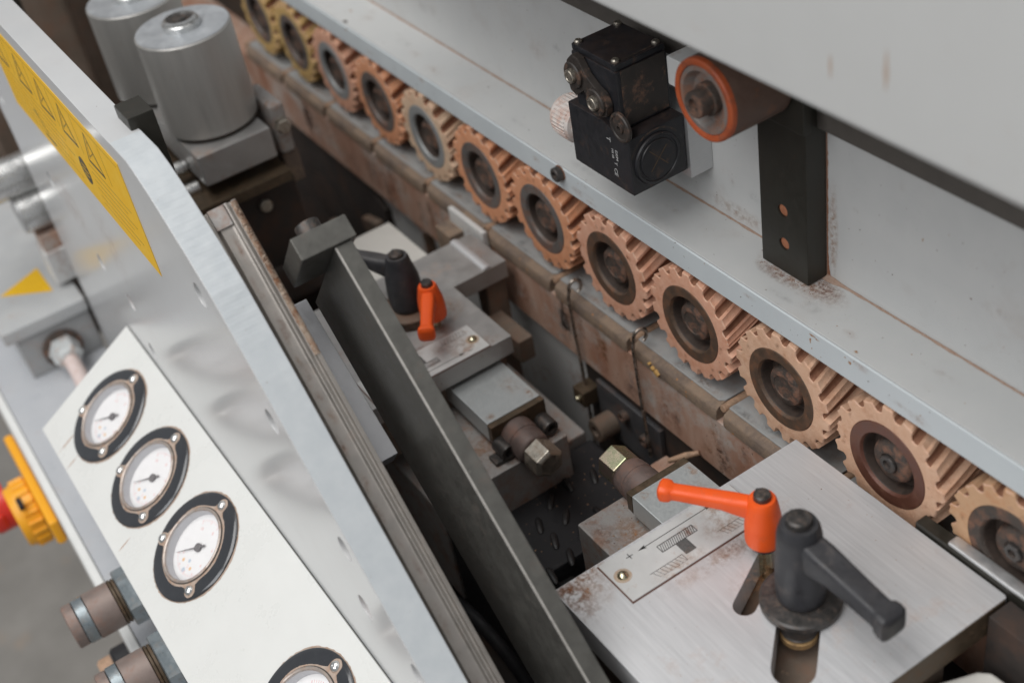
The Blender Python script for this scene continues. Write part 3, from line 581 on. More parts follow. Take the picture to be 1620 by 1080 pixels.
# k, rubber, hub, boss, bolt, label
for k, rub, hubm, bolt, lab in (
    (2, 5, 'boss', 1, 'toothed roller with orange stained pale rubber, cut off by the right picture edge'),
    (1, 1, 'hub_red', 1, 'large tan toothed roller with red brown hub, right behind the steel plate'),
    (0, 1, 'hub_rust', 0, 'tan toothed roller with rusty brown hub, above the rear corner of the steel plate'),
    (-1, 0, 'hub_rust', 0, 'sharp pinkish toothed roller with dark hub, above the pad with yellow crumbs'),
    (-2, 0, 'hub_rust', 0, 'orange-pink toothed roller with brown hub, between the two hooked wires'),
    (-3, 3, 'hub_grey', 0, 'orange toothed roller with grey hub, below the small black bolt on the beam lip'),
    (-4, 3, 'hub_grey', 0, 'strong orange toothed roller right of the cream one'),
    (-5, 2, 'hub_pale', 0, 'cream coloured toothed roller with pale grey hub ring'),
    (-6, 3, 'hub_grey', 0, 'pale orange toothed roller left of the cream one, orange stain at its foot'),
    (-7, 0, 'hub_pale', 0, 'blurred pink toothed roller beside the yellowish ones'),
    (-8, 4, 'hub_grey', 0, 'blurred yellowish toothed roller next to the pink one'),
    (-9, 4, 'hub_grey', 0, 'farthest yellowish toothed roller at the top edge beside the aluminium can')):
    make_roller(77 * k, lab, rub, hubm, 'boss', bolt, 11 + k)
# dark axle bed behind the rollers
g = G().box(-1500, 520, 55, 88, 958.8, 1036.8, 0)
setp(build('roller_backing', g, 'gap', None, (0, 60, 958)), 'near black wall behind the row of toothed rollers', 'backing wall')

# small bolt on the lip
t = thing('lip_bolt', 'small dusty black bolt head on the lip above the orange roller with grey hub', 'bolt', (-199, 1, 1050))
build('bolt_head', G().lathe([(4.6, 0), (4.8, -1), (4.8, -4.2), (4.2, -4.8), (2.4, -4.8), (2.3, -2.5), (0, -2.5)], (-199, .8, 1050), 'Y', 20), 'blacksteel', t)
build('dust_cap', G().lathe([(5.2, -.05), (5.3, -.5), (4.8, -.6)], (-199, .95, 1050), 'Y', 20), 'rustline', t)

# ================================================================== BLACK POST BAR
t = thing('post_bar', 'olive black square steel bar standing on the beam shelf with two rust filled holes', 'steel bar', (-20, 30, 1055))
build('bar', G().prism([(-38, 1055.6), (-3, 1055.6), (-3, 1223), (-38, 1223)], 'Y', 23.5, 36.9, holes=[circle2((-21, 1094.6), 3.5), circle2((-20.5, 1074), 3.5)], bev=.5), 'postblk', t)
for z, x in ((1094.6, -21), (1074, -20.5)):
    build('rusty_plug', G().lathe([(3.55, 1.2), (2.6, .9), (0, 1.0)], (x, 23.6, z), 'Y', 20), 'rustspot', t)
g = G(); bm = bmesh.new()
for i in range(130):
    a = rnd.random(); 
    if rnd.random() < .6: x, y = -38 + 42 * a, 23.2 - abs(rnd.gauss(0, 1.6))
    else: x, y = -2.6 + abs(rnd.gauss(0, 3.2)), 23.5 + 13 * a
    r_ = rnd.uniform(.08, .32)
    vs = [bm.verts.new((x + r_ * 1.3 * math.cos(q), y + r_ * math.sin(q), 1055.06)) for q in (0, 1.2, 2.3, 3.5, 4.4, 5.4)]
    c_ = bm.verts.new((x, y, 1055.06 + r_ * .5))
    for i_ in range(6): bm.faces.new((vs[i_], vs[(i_ + 1) % 6], c_))
g.add_bm(bm)
o = build('rust_dust', g, 'rustline', t); o['kind'] = 'stuff'
bm = bmesh.new(); prev = None
for i in range(60):
    z = 1056 + 90 * i / 59; wd = .5 + .8 * rnd.random() * (1 if i < 50 else .3) + 2.5 * math.exp(-(z - 1056) / 3)
    cur = [bm.verts.new((-3.1, 36.9, z)), bm.verts.new((-2.9 + wd, 36.93, z))]
    if prev: bm.faces.new((prev[0], prev[1], cur[1], cur[0]))
    prev = cur
build('rust_streak', G().add_bm(bm), 'rustline', t, wn=False)

# ================================================================== LIMIT SWITCH
t = thing('limit_switch', 'black limit switch box with white print and a round crossed plug, beside the orange roller', 'limit switch', (-122, 0, 1089))
TS = lambda v: Vector((v[0] * .9615 + 15.76, v[1] * .9615 - 13.6, v[2] * .9615 + 57.2))
y0, y1 = -3, 35.8
body = build('case', G(TS).prism([(-172, 1073), (-114.5, 1073), (-114.5, 1109.5), (-129, 1109.5), (-137, 1113), (-172, 1112.5)], 'Y', y0, y1, bev=.9), 'switch', t)
build('base_lip', G(TS).box(-170, -116.5, y0 + 1.4, y1, 1071.6, 1073.2, .3), 'switch', body)
hd = build('head', G(TS).box(-166, -124, 0, 35, 1110, 1146, 1.2), 'switch', t)
build('head_cover', G(TS).box(-165.5, -124.5, .6, 34.4, 1146.2, 1150.2, .8), 'switch', hd)
build('dust_line', G(TS).box(-127.6, -126.2, 6, 29, 1150.1, 1150.5, .1).box(-123.9, -123.6, 3, 33, 1112, 1146, 0), 'switchdirt', hd)
for x, y in ((-162.5, 3.6), (-128, 3.6), (-162.5, 31), (-128, 31)):
    q = build('cover_screw', G(TS).lathe([(2.3, 0), (2.4, 1.1), (1.7, 1.9), (.6, 2.1), (0, 1.6)], (x, y, 1150.2), 'Z', 16), 'screw', hd)
    build('screw_post', G(TS).lathe([(3.2, -7), (3.2, -.1), (2.9, .1), (0, .1)], (x, y, 1150.2), 'Z', 16), 'switch', hd)
# lever plate with two pivots on the front
lv = build('lever_arm', G(TS).prism([(-163.5, 1124), (-158, 1122), (-150, 1128), (-143, 1120), (-136, 1116.5), (-130, 1119), (-128.4, 1126), (-132, 1132), (-139, 1134.5), (-146, 1139), (-152, 1147), (-158, 1148), (-163.5, 1143), (-165, 1132)], 'Y', -5.2, -.3, bev=.8), 'switchdirt', t)
for x, z, r_ in ((-157, 1136, 8.0), (-137.5, 1126, 8.2)):
    q = build('pivot_washer', G(TS).lathe([(r_, 0), (r_, -1.3), (r_ - .7, -2), (r_ * .62, -2), (r_ * .58, -1.6)], (x, -5.2, z), 'Y', 32), 'switchdirt', lv)
    build('pivot_bolt', G(TS).lathe([(4.3, -1.2), (4.3, -3.4), (3.8, -4.2), (2.8, -4.4), (2.4, -4.0), (0, -4.0)], (x, -5.2, z), 'Y', 24), 'screw', lv)
build('mount_ear', G(TS).lathe([(9, 0), (9, -1.5), (8.4, -2.2), (7.2, -2.2), (6.9, -1.6), (3.4, -1.6), (3.2, -2.6), (1.6, -2.6), (1.5, -1), (0, -1)], (-121, -1.5, 1115), 'Y', 32), 'switchdirt', t)
build('side_plug', G(TS).lathe([(15.6, 0), (15.8, .8), (15.2, 1.6), (13.8, 1.8), (13.4, 1.2), (12.4, 1.2), (12, 1.9), (0, 2)], (-114.5, 15, 1090.5), 'X', 48), 'switch', t)
g = G(TS)
mkp = lambda a, b, h: (h, a, b)
bar2d(g, (9, 1084.5), (21, 1097.5), 0.6, mkp, -112.55, -112.4); bar2d(g, (9, 1098), (21, 1085), 0.6, mkp, -112.55, -112.38)
build('plug_cross', g, 'oxide', t)
g = G(TS); bm = bmesh.new()      # arc of dust on the side above the plug
for i in range(25):
    a = R(35 + 5.2 * i); ww = .8 + .6 * rnd.random()
    p = [(-114.42, 15 + (18.2 + s_) * math.cos(a), 1090.5 + (18.2 + s_) * math.sin(a)) for s_ in (-ww * .5, ww * .5)]
    cur = [bm.verts.new(x) for x in p]
    if i: bm.faces.new((prev[0], cur[0], cur[1], prev[1]))
    prev = cur
build('dust_arc', g.add_bm(bm), 'switchdirt', t)
# white print on the front, reading downwards
fr = ((0, 0, -1), (1, 0, 0), (0, -1, 0))
pr = G()
for txt, sz, x, z in (('T', 5.2, -135.5, 1104.5), ('EX/M', 3.1, -128.5, 1098), ('MS 68', 2.5, -132.0, 1097.6), ('T', 3.6, -130.4, 1089.5), ('CE', 4.4, -131.4, 1085.2)):
    q = text_mesh(txt, sz, fr, (x, -3.0, z), .1)
    o_ = len(pr.v); pr.v += q.v; pr.f += [[i + o_ for i in f] for f in q.f]; pr.fm += q.fm
pr.v = [tuple(TS(v)) for v in pr.v]
build('white_print', pr, 'ink_white', body)
# cable nut on the left end
ax = Vector((-1, 0, 0))
nut = build('cable_nut', G(TS).lathe([(10, 0), (10, 5), (12.6, 5.6), (13.4, 7), (13.4, 22), (12, 25), (9.6, 26.2), (0, 26.6)], (-172, 10, 1090), '-X', 40), 'nutplastic', t)
g = G(TS)
for i in range(36):
    a = 2 * math.pi * i / 36
    c_ = Vector((0, math.cos(a), math.sin(a)))
    g.tube([Vector((-180, 10, 1090)) + c_ * 13.4, Vector((-193, 10, 1090)) + c_ * 13.4], .55, 6)
build('nut_rib', g, 'nutplastic', nut)
build('mount_plate', G().box(-150, -92.3, 21.2, 36.9, 1083.5, 1121, .5), 'alu', t)

# ================================================================== ORANGE GUIDE WHEEL
t = thing('press_roller', 'grimy roller with an orange rim and a socket bolt, hanging below the hood edge', 'roller', (-24, 0, 1176))
c_ = (-24, -20, 1176)
build('tyre', G().lathe([(17.3, 1), (17.5, .2), (18.1, -.2), (20.0, -.2), (20.8, .5), (21, 1.6), (21, 3)], c_, 'Y', 56, cap=False), 'tyre', t)
build('tread', G().lathe([(20.95, 3), (21, 6), (21, 36), (20, 37), (0, 37)], c_, 'Y', 56, cap=False), 'treadblk', t)
build('disc', G().lathe([(17.4, 1.2), (17.0, .5), (14.8, .4), (14.2, 1.4), (12.2, 5), (0, 6.4)], c_, 'Y', 48, cap=False), 'disc', t)
q = build('axle_bolt', G().lathe([(8.2, 6), (8.2, 1.6), (6.7, 1.4), (6.7, -5), (6.2, -5.7), (3.4, -5.7), (3.2, -3), (0, -3)], c_, 'Y', 32, cap=False), 'boss', t)
build('axle_arm', G().box(-38, 2, 17.6, 23.2, 1150, 1222, 1), 'postblk', t)
t = thing('grey_bracket', 'short grey steel block behind the limit switch, left of the orange wheel', 'bracket', (-85, 20, 1147))
build('block', G().box(-88, -60, 8, 30, 1149.5, 1166, .8), 'frame', t)

# ================================================================== HOOKED WIRES
HW = 'hooked steel wires hanging from the track'
for x, lab, zlow, cx_ in ((-194, 'hooked steel wire hanging left, its foot in a small brass clamp', 828, 0), (-124, 'hooked steel wire hanging right, with an open round eye', 868, 3)):
    t = thing('hook_wire', lab, 'wire hook', (x, -9.6, zlow), HW)
    pts = [(x + 4, -9.6, zlow), (x + 2, -9.8, 900), (x + .5, -10, 930), (x, -10.5, 960), (x + .5, -9.5, 966)]
    for i in range(15):
        a = -.6 + 5.0 * i / 14
        pts.append((x + 1.0 + 2.0 * math.sin(a * .5), -5.5 - 4.2 * math.cos(a), 968.5 + 5.0 * math.sin(a)))
    build('wire', G().tube(pts, 1.25, 12), 'wire', t)
t = thing('wire_clamp', 'small dark clamp block with a brass screw at the foot of the left hooked wire', 'clamp', (-190, -10, 872))
build('block', G().box(-197, -184, -17, -3, 872, 885, .8), 'oxide', t)
build('screw', G().lathe([(2.6, 0), (2.6, 1.8), (2, 2.6), (0, 2.8)], (-190, -17, 878), '-Y', 16), 'brass', t)
t = thing('dark_bracket', 'dark rusty bracket bolted below the rail beside the wire clamp', 'bracket', (-140, -8, 868))
build('arm', G().box(-183, -112, -6, -2.2, 850, 893, .8), 'bracketgrey', t)
for x_ in (-150, -128): build('bolt_head', G().lathe([(4.5, 0), (4.5, 3.6), (4, 4.2), (2.2, 4.2), (2, 2), (0, 2)], (x_, -6, 882 - (x_ + 150) * .3), '-Y', 16), 'boss', t)
build('boss', G().lathe([(9, 0), (9, 14), (8, 15), (4, 15), (3.6, 11), (0, 11)], (-168, -6.2, 864), '-Y', 24), 'grimy', t)
build('tab', G().box(-104, -84, -22, -8, 866, 880, 1).lathe([(5, 0), (5, 14), (4, 15), (0, 15)], (-84, -18, 866), 'X', 16), 'rail_rust', t)
build('tab', G().tube([(-82, -22, 900), (-74, -14, 905), (-68, -8, 908)], [1.6, 2.4, 1.6], 10), 'pin', t)

# ================================================================== TRIMMING UNITS (the far one mirrors the near one)
def lever(parent, name, mat, base, zb, zt, r0, r1, tip, half, ztip, screw, T, mir, end_=1.1, pw=3.2):
    bx, by = base
    h = zt - zb
    lv = build(name, G(T, mir).lathe([(r0 * .86, 0), (r0 * .96, h * .03), (r0, h * .1), (r0 * .99, h * .38), (r0 * .93, h * .6), (r1 * 1.08, h * .86), (r1, h * .95), (r1 * .88, h), (r1 * .62, h), (r1 * .6, h * .97), (0, h * .97)], (bx, by, zb), 'Z', 40), mat, parent)
    d = Vector((tip[0] - bx, tip[1] - by, 0)); L_ = d.length; d.normalize(); s_ = Vector((-d.y, d.x, 0))
    up = Vector((0, 0, 1)); secs = []
    for f, wdt, hh, zz in ((.03, .9, 1.35, -.34), (.16, .95, 1.28, -.30), (.26, 1.0, 1.1, -.16), (.38, .94, .92, -.02), (.6, .88, .84, .0), (.82, .84, .8, .02), (.86, .86, .82, .02), (.885, end_, .92 * end_, .03), (.93, end_ * 1.06, .98 * end_, .03), (.97, end_ * 1.03, .96 * end_, .03), (.992, .86, .8, .02), (1.0, .5, .5, .02)):
        zc = (zb + h * .8) * (1 - f) + ztip * f
        secs.append((Vector((bx, by, 0)) + d * (L_ * f) + up * (zc + zz * half * 1.3), s_ * half * wdt, up * half * hh))
    build('arm', G(T, mir).loft(secs, 28, pw), mat, lv)
    q = build('cap_screw', G(T, mir).lathe([(r1 * .6, -.8), (r1 * .6, screw - .8), (r1 * .5, screw), (r1 * .2, screw)], (bx, by, zt), 'Z', 24).box(bx - r1 * .55, bx + r1 * .55, by - .7, by + .7, zt + screw - .15, zt + screw + .12, 0), 'blacksteel', lv)
    return lv
def unit(near):
    if near: T = None; mir = False
    else:
        T = lambda v: Vector((-170 - v.x, v.y - 15, v.z - 30)); mir = True
    tt = (lambda p: Vector(p)) if near else (lambda p: T(Vector(p)))
    nm = 'near' if near else 'far'
    t = thing('trimming_unit', 'large ground steel clamp plate with two curved slots and an engraved label, at lower right' if near else
              'smaller dull steel clamp plate partly hidden behind the slanted bars, in the middle', 'clamp plate', tt((90, -90, 900)), 'trimming unit plates')
    if near:
        poly = [(22, -168), (162, -168), (162, -10.5), (160.5, -9.6), (22, -9.6)]
        holes = [capsule((73, -73), (89, -103.5), 5.6), [(p[0], p[1]) for p in capsule((106, -84), (130, -110.5), 10.0)]]
    else:
        poly = [(24, -168), (144, -168), (144, 1), (97, 1), (97, -42), (24, -42)]
        holes = [capsule((73, -73), (89, -103.5), 5.6), capsule((104, -82), (126, -101), 9)]
    build('plate', G(T, mir).prism(poly, 'Z', 967.6 if near else 971, 985, holes=holes, bev=.45), 'steel' if near else 'steel2', t)
    if near: build('front_edge', G().box(161.9, 162.4, -167, -11.6, 968.2, 984.4, .1), 'oxide', t)
    build('under_plate', G(T, mir).box(34, 158 if near else 96, -160, -44, 930, 964, 1), 'grimy', t)
    if near:
        build('slot_floor', G(T, mir).box(60, 160, -150, -60, 950, 957, .4), 'hub_rust', t)
    else:
        build('slot_floor', G(T, mir).box(60, 140, -150, -60, 964.4, 968.4, .4), 'hub_rust', t)
        build('ridge', G(T, mir).loft([((97.5, -14, 985), (0, 3.2, 0), (0, 0, 1.8)), ((143.5, -14, 985), (0, 3.2, 0), (0, 0, 1.8))], 16, 2.2), 'steel', t)
        build('column', G(T, mir).box(101, 118, -16, 0, 850, 970.6, 1.5).box(60, 101, -20, -8, 925, 944, 1), 'grimy', t)
    build('rust_shade_border', G(T, mir).box(24.1, 53.9, -143.0, -57.4, 985.03, 985.2, .05), 'hub_red', t)  # shadowed rim of the label put into a rust-brown border
    lb = build('label_plate', G(T, mir).box(24.6, 53.2, -142.3, -58, 985.22, 986, .15), 'label', t)
    mk = lambda a, b, h: (a, b, h)
    g = G(T, mir); Z0, Z1 = 986.0, 986.07
    bar2d(g, (29.6, -119), (29.6, -76), .42, mk, Z0, Z1)                  # double arrow
    for yb, s_ in ((-121.5, 1), (-73.5, -1)):
        bm = bmesh.new(); f = bm.faces.new([bm.verts.new(p) for p in ((29.6, yb, Z1), (28.4, yb + 5 * s_, Z1), (29.6, yb + 4 * s_, Z1), (30.8, yb + 5 * s_, Z1))])
        bmesh.ops.recalc_face_normals(bm, faces=[f])
        if f.normal.z < 0: f.normal_flip()
        g.add_bm(bm)
    bar2d(g, (29.6, -128.6), (29.6, -124.6), .45, mk, Z0, Z1); bar2d(g, (27.6, -126.6), (31.6, -126.6), .45, mk, Z0, Z1)
    bar2d(g, (29.0, -71.5), (29.0, -68.5), .45, mk, Z0, Z1)
    build('arrow_print', g, 'ink', lb)
    g = G(T, mir)
    for a, b in (((33.5, -112.5), (33.5, -90.5)), ((38.3, -112.5), (38.3, -90.5)), ((33.5, -112.5), (38.3, -112.5)), ((33.5, -90.5), (38.3, -90.5))): bar2d(g, a, b, .5, mk, Z0, Z1)
    for i in range(17): bar2d(g, (38.2, -112.3 + 1.25 * i), (33.6, -110.6 + 1.25 * i), .42, mk, Z0, Z1)
    bar2d(g, (38.4, -101.2), (47, -101.2), 6.6, mk, Z0, Z1)
    for y0_ in (-126.2, -83.5):
        bar2d(g, (45.6, y0_), (45.6, y0_ + 20), .3, mk, Z0, Z1)
        bar2d(g, (45.6, y0_ + 20), (50.2, y0_ + 20), .3, mk, Z0, Z1); bar2d(g, (50.2, y0_ + 5), (50.2, y0_ + 20), .12, mk, Z0, Z1)
        for i in range(8): bar2d(g, (45.7, y0_ + 1.6 + 2.3 * i), (50.1, y0_ + 3.4 + 2.3 * i), .24, mk, Z0, Z1)
    build('scale_print', g, 'ink_grey', lb)
    for yb in (-136.6, -63.5):
        build('rivet', G(T, mir).lathe([(3.1, 0), (3.0, .7), (2.2, 1.6), (1.0, 2.1), (0, 2.2)], (37.4, yb, 986), 'Z', 24), 'brass', lb)
        build('rust_halo', G(T, mir).lathe([(4.6, 0), (4.4, .06), (0, .06)], (37.4, yb, 986), 'Z', 24), pmat('rust_halo', (.4, .26, .16, 1), (.5, .44, .38, 1), .7, scale=180), lb)
    dz = 985.03 if near else 955.03
    for (x, y, a_, b_, c_, k_) in ((27, -158, 24, 20, DT, .85), (32, -164, 22, 10, DR, .7), (24, -148, 6, 14, DT, .7), (59, -98, 7, 36, DT, .4), (64, -66, 20, 16, DT, .45), (58, -84, 12, 14, DR, .35), (80, -88, 12, 20, DT, .3), (122, -60, 10, 8, DP, .25)) if near else \
                           ((-267, -92, 30, 24, DR, .8), (-255, -104, 22, 20, DG, .6), (-224, -122, 4, 34, DR, .85), (-208, -88, 22, 5, DR, .8), (-240, -86, 14, 12, DR, .7), (-198, -76, 10, 16, DT, .6), (-290, -26, 18, 9, DP, .6), (-250, -70, 18, 10, DT, .4)):
        decal(t, 'rust_stain', (x, y, dz + rnd.uniform(0, .12)), (a_, 0, 0), (0, b_, 0), c_, k_, 240, clip=(22.6, 161.5, -167.4, -10.2) if near else ((-313.4, -194.6, -180, -57.8) if y < -58 else (-313.4, -267.6, -57, -14.8)))
    for (x, y, a_, b_, c_, k_) in ((34, -96, 3, 6, DR, .7), (50, -110, 6, 20, DT, .45), (33, -72, 8, 12, DT, .7), (44, -78, 10, 16, DT, .5), (36.5, -94.5, 2.6, 3.4, DR, .95)):
        decal(lb, 'stain', (x, y, 986.12), (a_, 0, 0), (0, b_, 0), c_, k_, 320, clip=(24.9, 52.9, -142, -58.3), tf=T)
    # block under the plate's end, its oxide cover plate, stepped body, hex bolt
    x0 = -18.2; x1 = 60
    ys = (-91.3, -51.3)
    build('zinc_block', G(T, mir).prism([(ys[0], 966.8), (ys[1], 966.8), (ys[1] + .3, 955), (ys[1] - 1, 940), (ys[0] + 7, 940), (ys[0] - .5, 953)], 'X', x0, x1, bev=.7), 'zinc', t)
    build('oxide_plate', G(T, mir).prism([(ys[0] - .2, 966.4), (ys[1] + .2, 966.4), (ys[1] + .4, 940), (ys[0] + 6, 940), (ys[0] - .4, 954)], 'X', x0 - 4.8, x0 - .15, bev=.4), 'oxide', t)
    build('body', G(T, mir).box(-39.6, 70, -116, -48, 890, 945, 1.4), 'cast', t)
    for (x, y, a_, b_, c_, k_) in ((-24, -110, 16, 8, DR, .6), (-14, -96, 16, 12, DT, .8), (-30, -60, 10, 12, DR, .7)):
        decal(t, 'rust_stain', (x, y, 945.1), (a_, 0, 0), (0, b_, 0), c_, k_, 260, clip=(-38, 60, -114.4, -49.5), tf=T)
    for (x, y, a_, b_, c_, k_) in ((-12, -55, 8, 3, DT, .8), (4, -60, 14, 8, DT, .4), (-14, -86, 4, 4, DT, .7)):
        decal(t, 'rust_stain', (x, y, 966.9), (a_, 0, 0), (0, b_, 0), c_, k_, 260, clip=(-17.4, 60, -90.5, -52.1), tf=T)
    hb = build('hex_bolt', G(T, mir).lathe([(11.8, 0), (11.8, 10), (11.2, 10.6), (11.2, 13), (11.6, 13.4), (11.2, 20), (10.4, 22), (9, 23)], (-23, -75, 953), '-X', 32), 'shaft', t)
    build('hex_head', G(T, mir).lathe([(9, 22.5), (10.7, 23.5), (10.7, 37.5), (9, 38.8), (7.6, 39.4), (0, 39.4)], (-23, -75, 953), '-X', 6, ang0=R(36), bev=.5), 'yzinc' if near else 'screw', hb)
    if not near:
        for yb in (-88, -56):
            build('cap_screw', G(T, mir).lathe([(5.6, 0), (5.6, 11), (5, 12), (3, 12), (2.8, 8), (0, 8)], (-23, yb, 952), '-X', 20), 'blacksteel', t)
        build('foot', G(T, mir).box(-34, -24, -98, -82, 928, 948, 1), 'blacksteel', t)
    # levers
    if near:
        lo = lever(t, 'orange_lever', 'orange', (69.4, -73.6), 992.5, 1022, 9.4, 7.0, (27.5, -103.5), 4.6, 1016, 3.4, T, mir)
        build('stud', G(T, mir).lathe([(6.6, 0), (6.6, 3.2)], (69.4, -73.6, 989.4), 'Z', 24), 'blackpl', lo)
        build('stud', G(T, mir).lathe([(3.3, -22), (3.3, 4.6)], (69.4, -73.6, 985), 'Z', 20), 'brass', lo)
        lb_ = lever(t, 'black_lever', 'greypl', (104, -82), 989.8, 1039, 11.8, 9.6, (161, -80), 7.0, 1019, 4.2, T, mir, 1.02, 5.5)
        build('washer', G(T, mir).lathe([(6, 0), (18.6, 0), (19.4, .8), (19.4, 3.4), (18.4, 4.4), (12, 4.8)], (104, -82, 985.15), 'Z', 56), 'blacksteel', lb_)
        build('spring_ring', G(T, mir).lathe([(8.6, -6), (9, -5.4), (9, -.6), (8.6, 0)], (110, -89, 984.6), 'Z', 32).lathe([(7.6, -7.2), (8.8, -6.9), (8.2, -6.1)], (110.4, -89.4, 984.6), 'Z', 32), 'blacksteel', lb_)
        build('brass_ring', G(T, mir).lathe([(8.4, -11.5), (8.8, -11), (8.8, -8), (8.2, -7.6)], (111, -90, 984.6), 'Z', 32), 'bronze', lb_)
    else:
        lo = lever(t, 'orange_lever', 'orange', (69.4, -72.5), 992, 1018, 9.0, 6.4, (35, -95), 4.9, 1008, 3.2, T, mir)
        build('stud', G(T, mir).lathe([(3.3, -18), (3.3, 8)], (69.4, -72.5, 985), 'Z', 20), 'brass', lo)
        lb_ = lever(t, 'black_lever', 'blackpl', (97, -77.4), 988.6, 1030, 12.2, 8.0, (143, -107), 6.0, 1024, 2.6, T, mir)
        build('washer', G(T, mir).lathe([(6, 0), (18, 0), (19, .7), (19, 2.4), (18, 3.2), (12, 3.6)], (97, -77.4, 985.1), 'Z', 48), 'grimy', lb_)
    return t
unit(True); unit(False)

# black motor and ribbed hose between the two units
t = thing('cutter_motor', 'black ribbed motor casing in shadow between the two clamp plates', 'motor', (-110, -95, 780))
build('casing', G().box(-152, -72, -150, -34, 800, 880, 4), 'motorblk', t)
for i in range(5):
    for j in range(6):
        if (i * 5 + j * 3) % 7 in (1, 4): continue
        x = -142 + 17 * i + 5 * (j % 2); y = -140 + 17 * j
        g = G().loft([((x - 7, y, 880), (0, 1.2, 0), (0, 0, .6)), ((x - 4, y, 880.6), (0, 2.2, 0), (0, 0, 1.8)), ((x + 4, y, 880.6), (0, 2.2, 0), (0, 0, 1.8)), ((x + 7, y, 880), (0, 1.2, 0), (0, 0, .6))], 12, 2.4)
        a_ = R(-38 + 14 * ((i * 3 + j * 2) % 3)); g.v = [(x + (v[0] - x) * math.cos(a_) - (v[1] - y) * math.sin(a_), y + (v[0] - x) * math.sin(a_) + (v[1] - y) * math.cos(a_), v[2]) for v in g.v]
        build('vent_rib', g, 'ventrib', t)
t = thing('rusty_body', 'rust dusted cast block below the far hex bolt', 'cast block', (-200, -80, 800))
build('block', G().box(-330, -154, -150, -36, 800, 884, 2), 'cast', t)
for i, (pp, r_, mt, lab) in enumerate((([(-150, -160, 800), (-120, -170, 850), (-86, -172, 868), (-52, -166, 850), (-30, -160, 800)], 4.2, 'motorblk', 'black cable looping in the shadow beside the slanted bar'),
        ([(-160, -20, 790), (-140, -26, 838), (-110, -22, 846), (-76, -24, 830), (-50, -30, 780)], 3.2, 'cable', 'pale dusty cable hanging below the dark bracket'))):
    t = thing('cable', lab, 'cable', pp[0])
    ps = []
    for a_, b_ in zip(pp, pp[1:]):
        ps += [Vector(a_).lerp(Vector(b_), q / 6) for q in range(6)]
    ps.append(Vector(pp[-1]))
    for _ in range(12): ps = [ps[0]] + [(ps[q - 1] + ps[q] * 2 + ps[q + 1]) / 4 for q in range(1, len(ps) - 1)] + [ps[-1]]
    build('cable_sheath', G().tube(ps, r_, 12), mt, t)
# loose wood dust and chips lying on the ledges of the machine
bm = bmesh.new()
for (n_, x0, x1, ya, yb, z) in ((150, -325, -158, -148, -40, 884.1), (110, -150, -64, -148, -44, 880.1), (70, -38, 20, -114, -52, 945.1), (90, -205, -134, -130, -66, 915.1), (200, -330, 60, -225, -160, 760.1), (130, -300, 60, -40, -8, 760.1), (60, -535, -416, -160, -106, 1043.1), (90, 24, 158, -165, -14, 985.02)):
    for i in range(n_):
        x, y = rnd.uniform(x0, x1), rnd.uniform(ya, yb); q = rnd.uniform(.15, .7) * (.45 if z > 980 else 1); a_ = rnd.uniform(0, 6.3)
        vs = [bm.verts.new((x + q * k_ * math.cos(a_ + w_), y + q * k_ * math.sin(a_ + w_), z)) for w_, k_ in ((0, 1.4), (2, .8), (3.4, 1.2), (5, .7))]
        tp = bm.verts.new((x, y, z + q * .5))
        for k_ in range(4): bm.faces.new((vs[k_], vs[(k_ + 1) % 4], tp))
setp(build('sawdust', G().add_bm(bm), pmat('brown_chips', (.3, .16, .09, 1), (.44, .28, .17, 1), .9, scale=100), None, (-100, -90, 760)), 'scattered brown wood dust and chips on the machine ledges', 'sawdust', None, 'stuff')
t = thing('ribbed_hose', 'black ribbed hose beside the lower end of the slanted bar', 'hose', (-66, -118, 770))
pr = []; pts = []
for i in range(150):
    f = i / 149; pts.append((-70 + 26 * f, -120 - 4 * f, 868 - 96 * f)); pr.append(11 + 1.6 * max(-.3, math.sin(i * .9)))
build('hose', G().tube(pts, pr, 20), 'hosemat', t)

# ================================================================== GUARD PLATE (white), RAIL, SLANTED BAR
t = thing('guard_plate', 'thick light grey steel plate with a slanting flame cut edge and yellow warning label', 'steel plate', (-250, -241, 800))
outline = [(-582, 780), (-582, 1040), (-620, 1185), (-232, 1185), (-215, 1185), (-206, 1185), (-200, 1185.4), (-176, 1185.5), (-163, 1181.5), (-150, 1175.5), (-120, 1158.5), (-100, 1145), (-66, 1114), (-10, 1059), (50, 1001), (150, 903), (150, 780)]
HR = 6.6
hl = [(-122.6, 1133.6), (-68.9, 1088.2), (-15.8, 1044.4), (-405.5, 1005.3), (-347.6, 1003.0), (-15, 1003.7), (36.7, 1003.1), (-342, 963.8), (-481, 1038.4), (-557, 1077.6)]
build('plate', G().prism(outline, 'Y', -250, -233, holes=[circle2(c, HR, 20) for c in hl], bev=.5), 'guard', t)
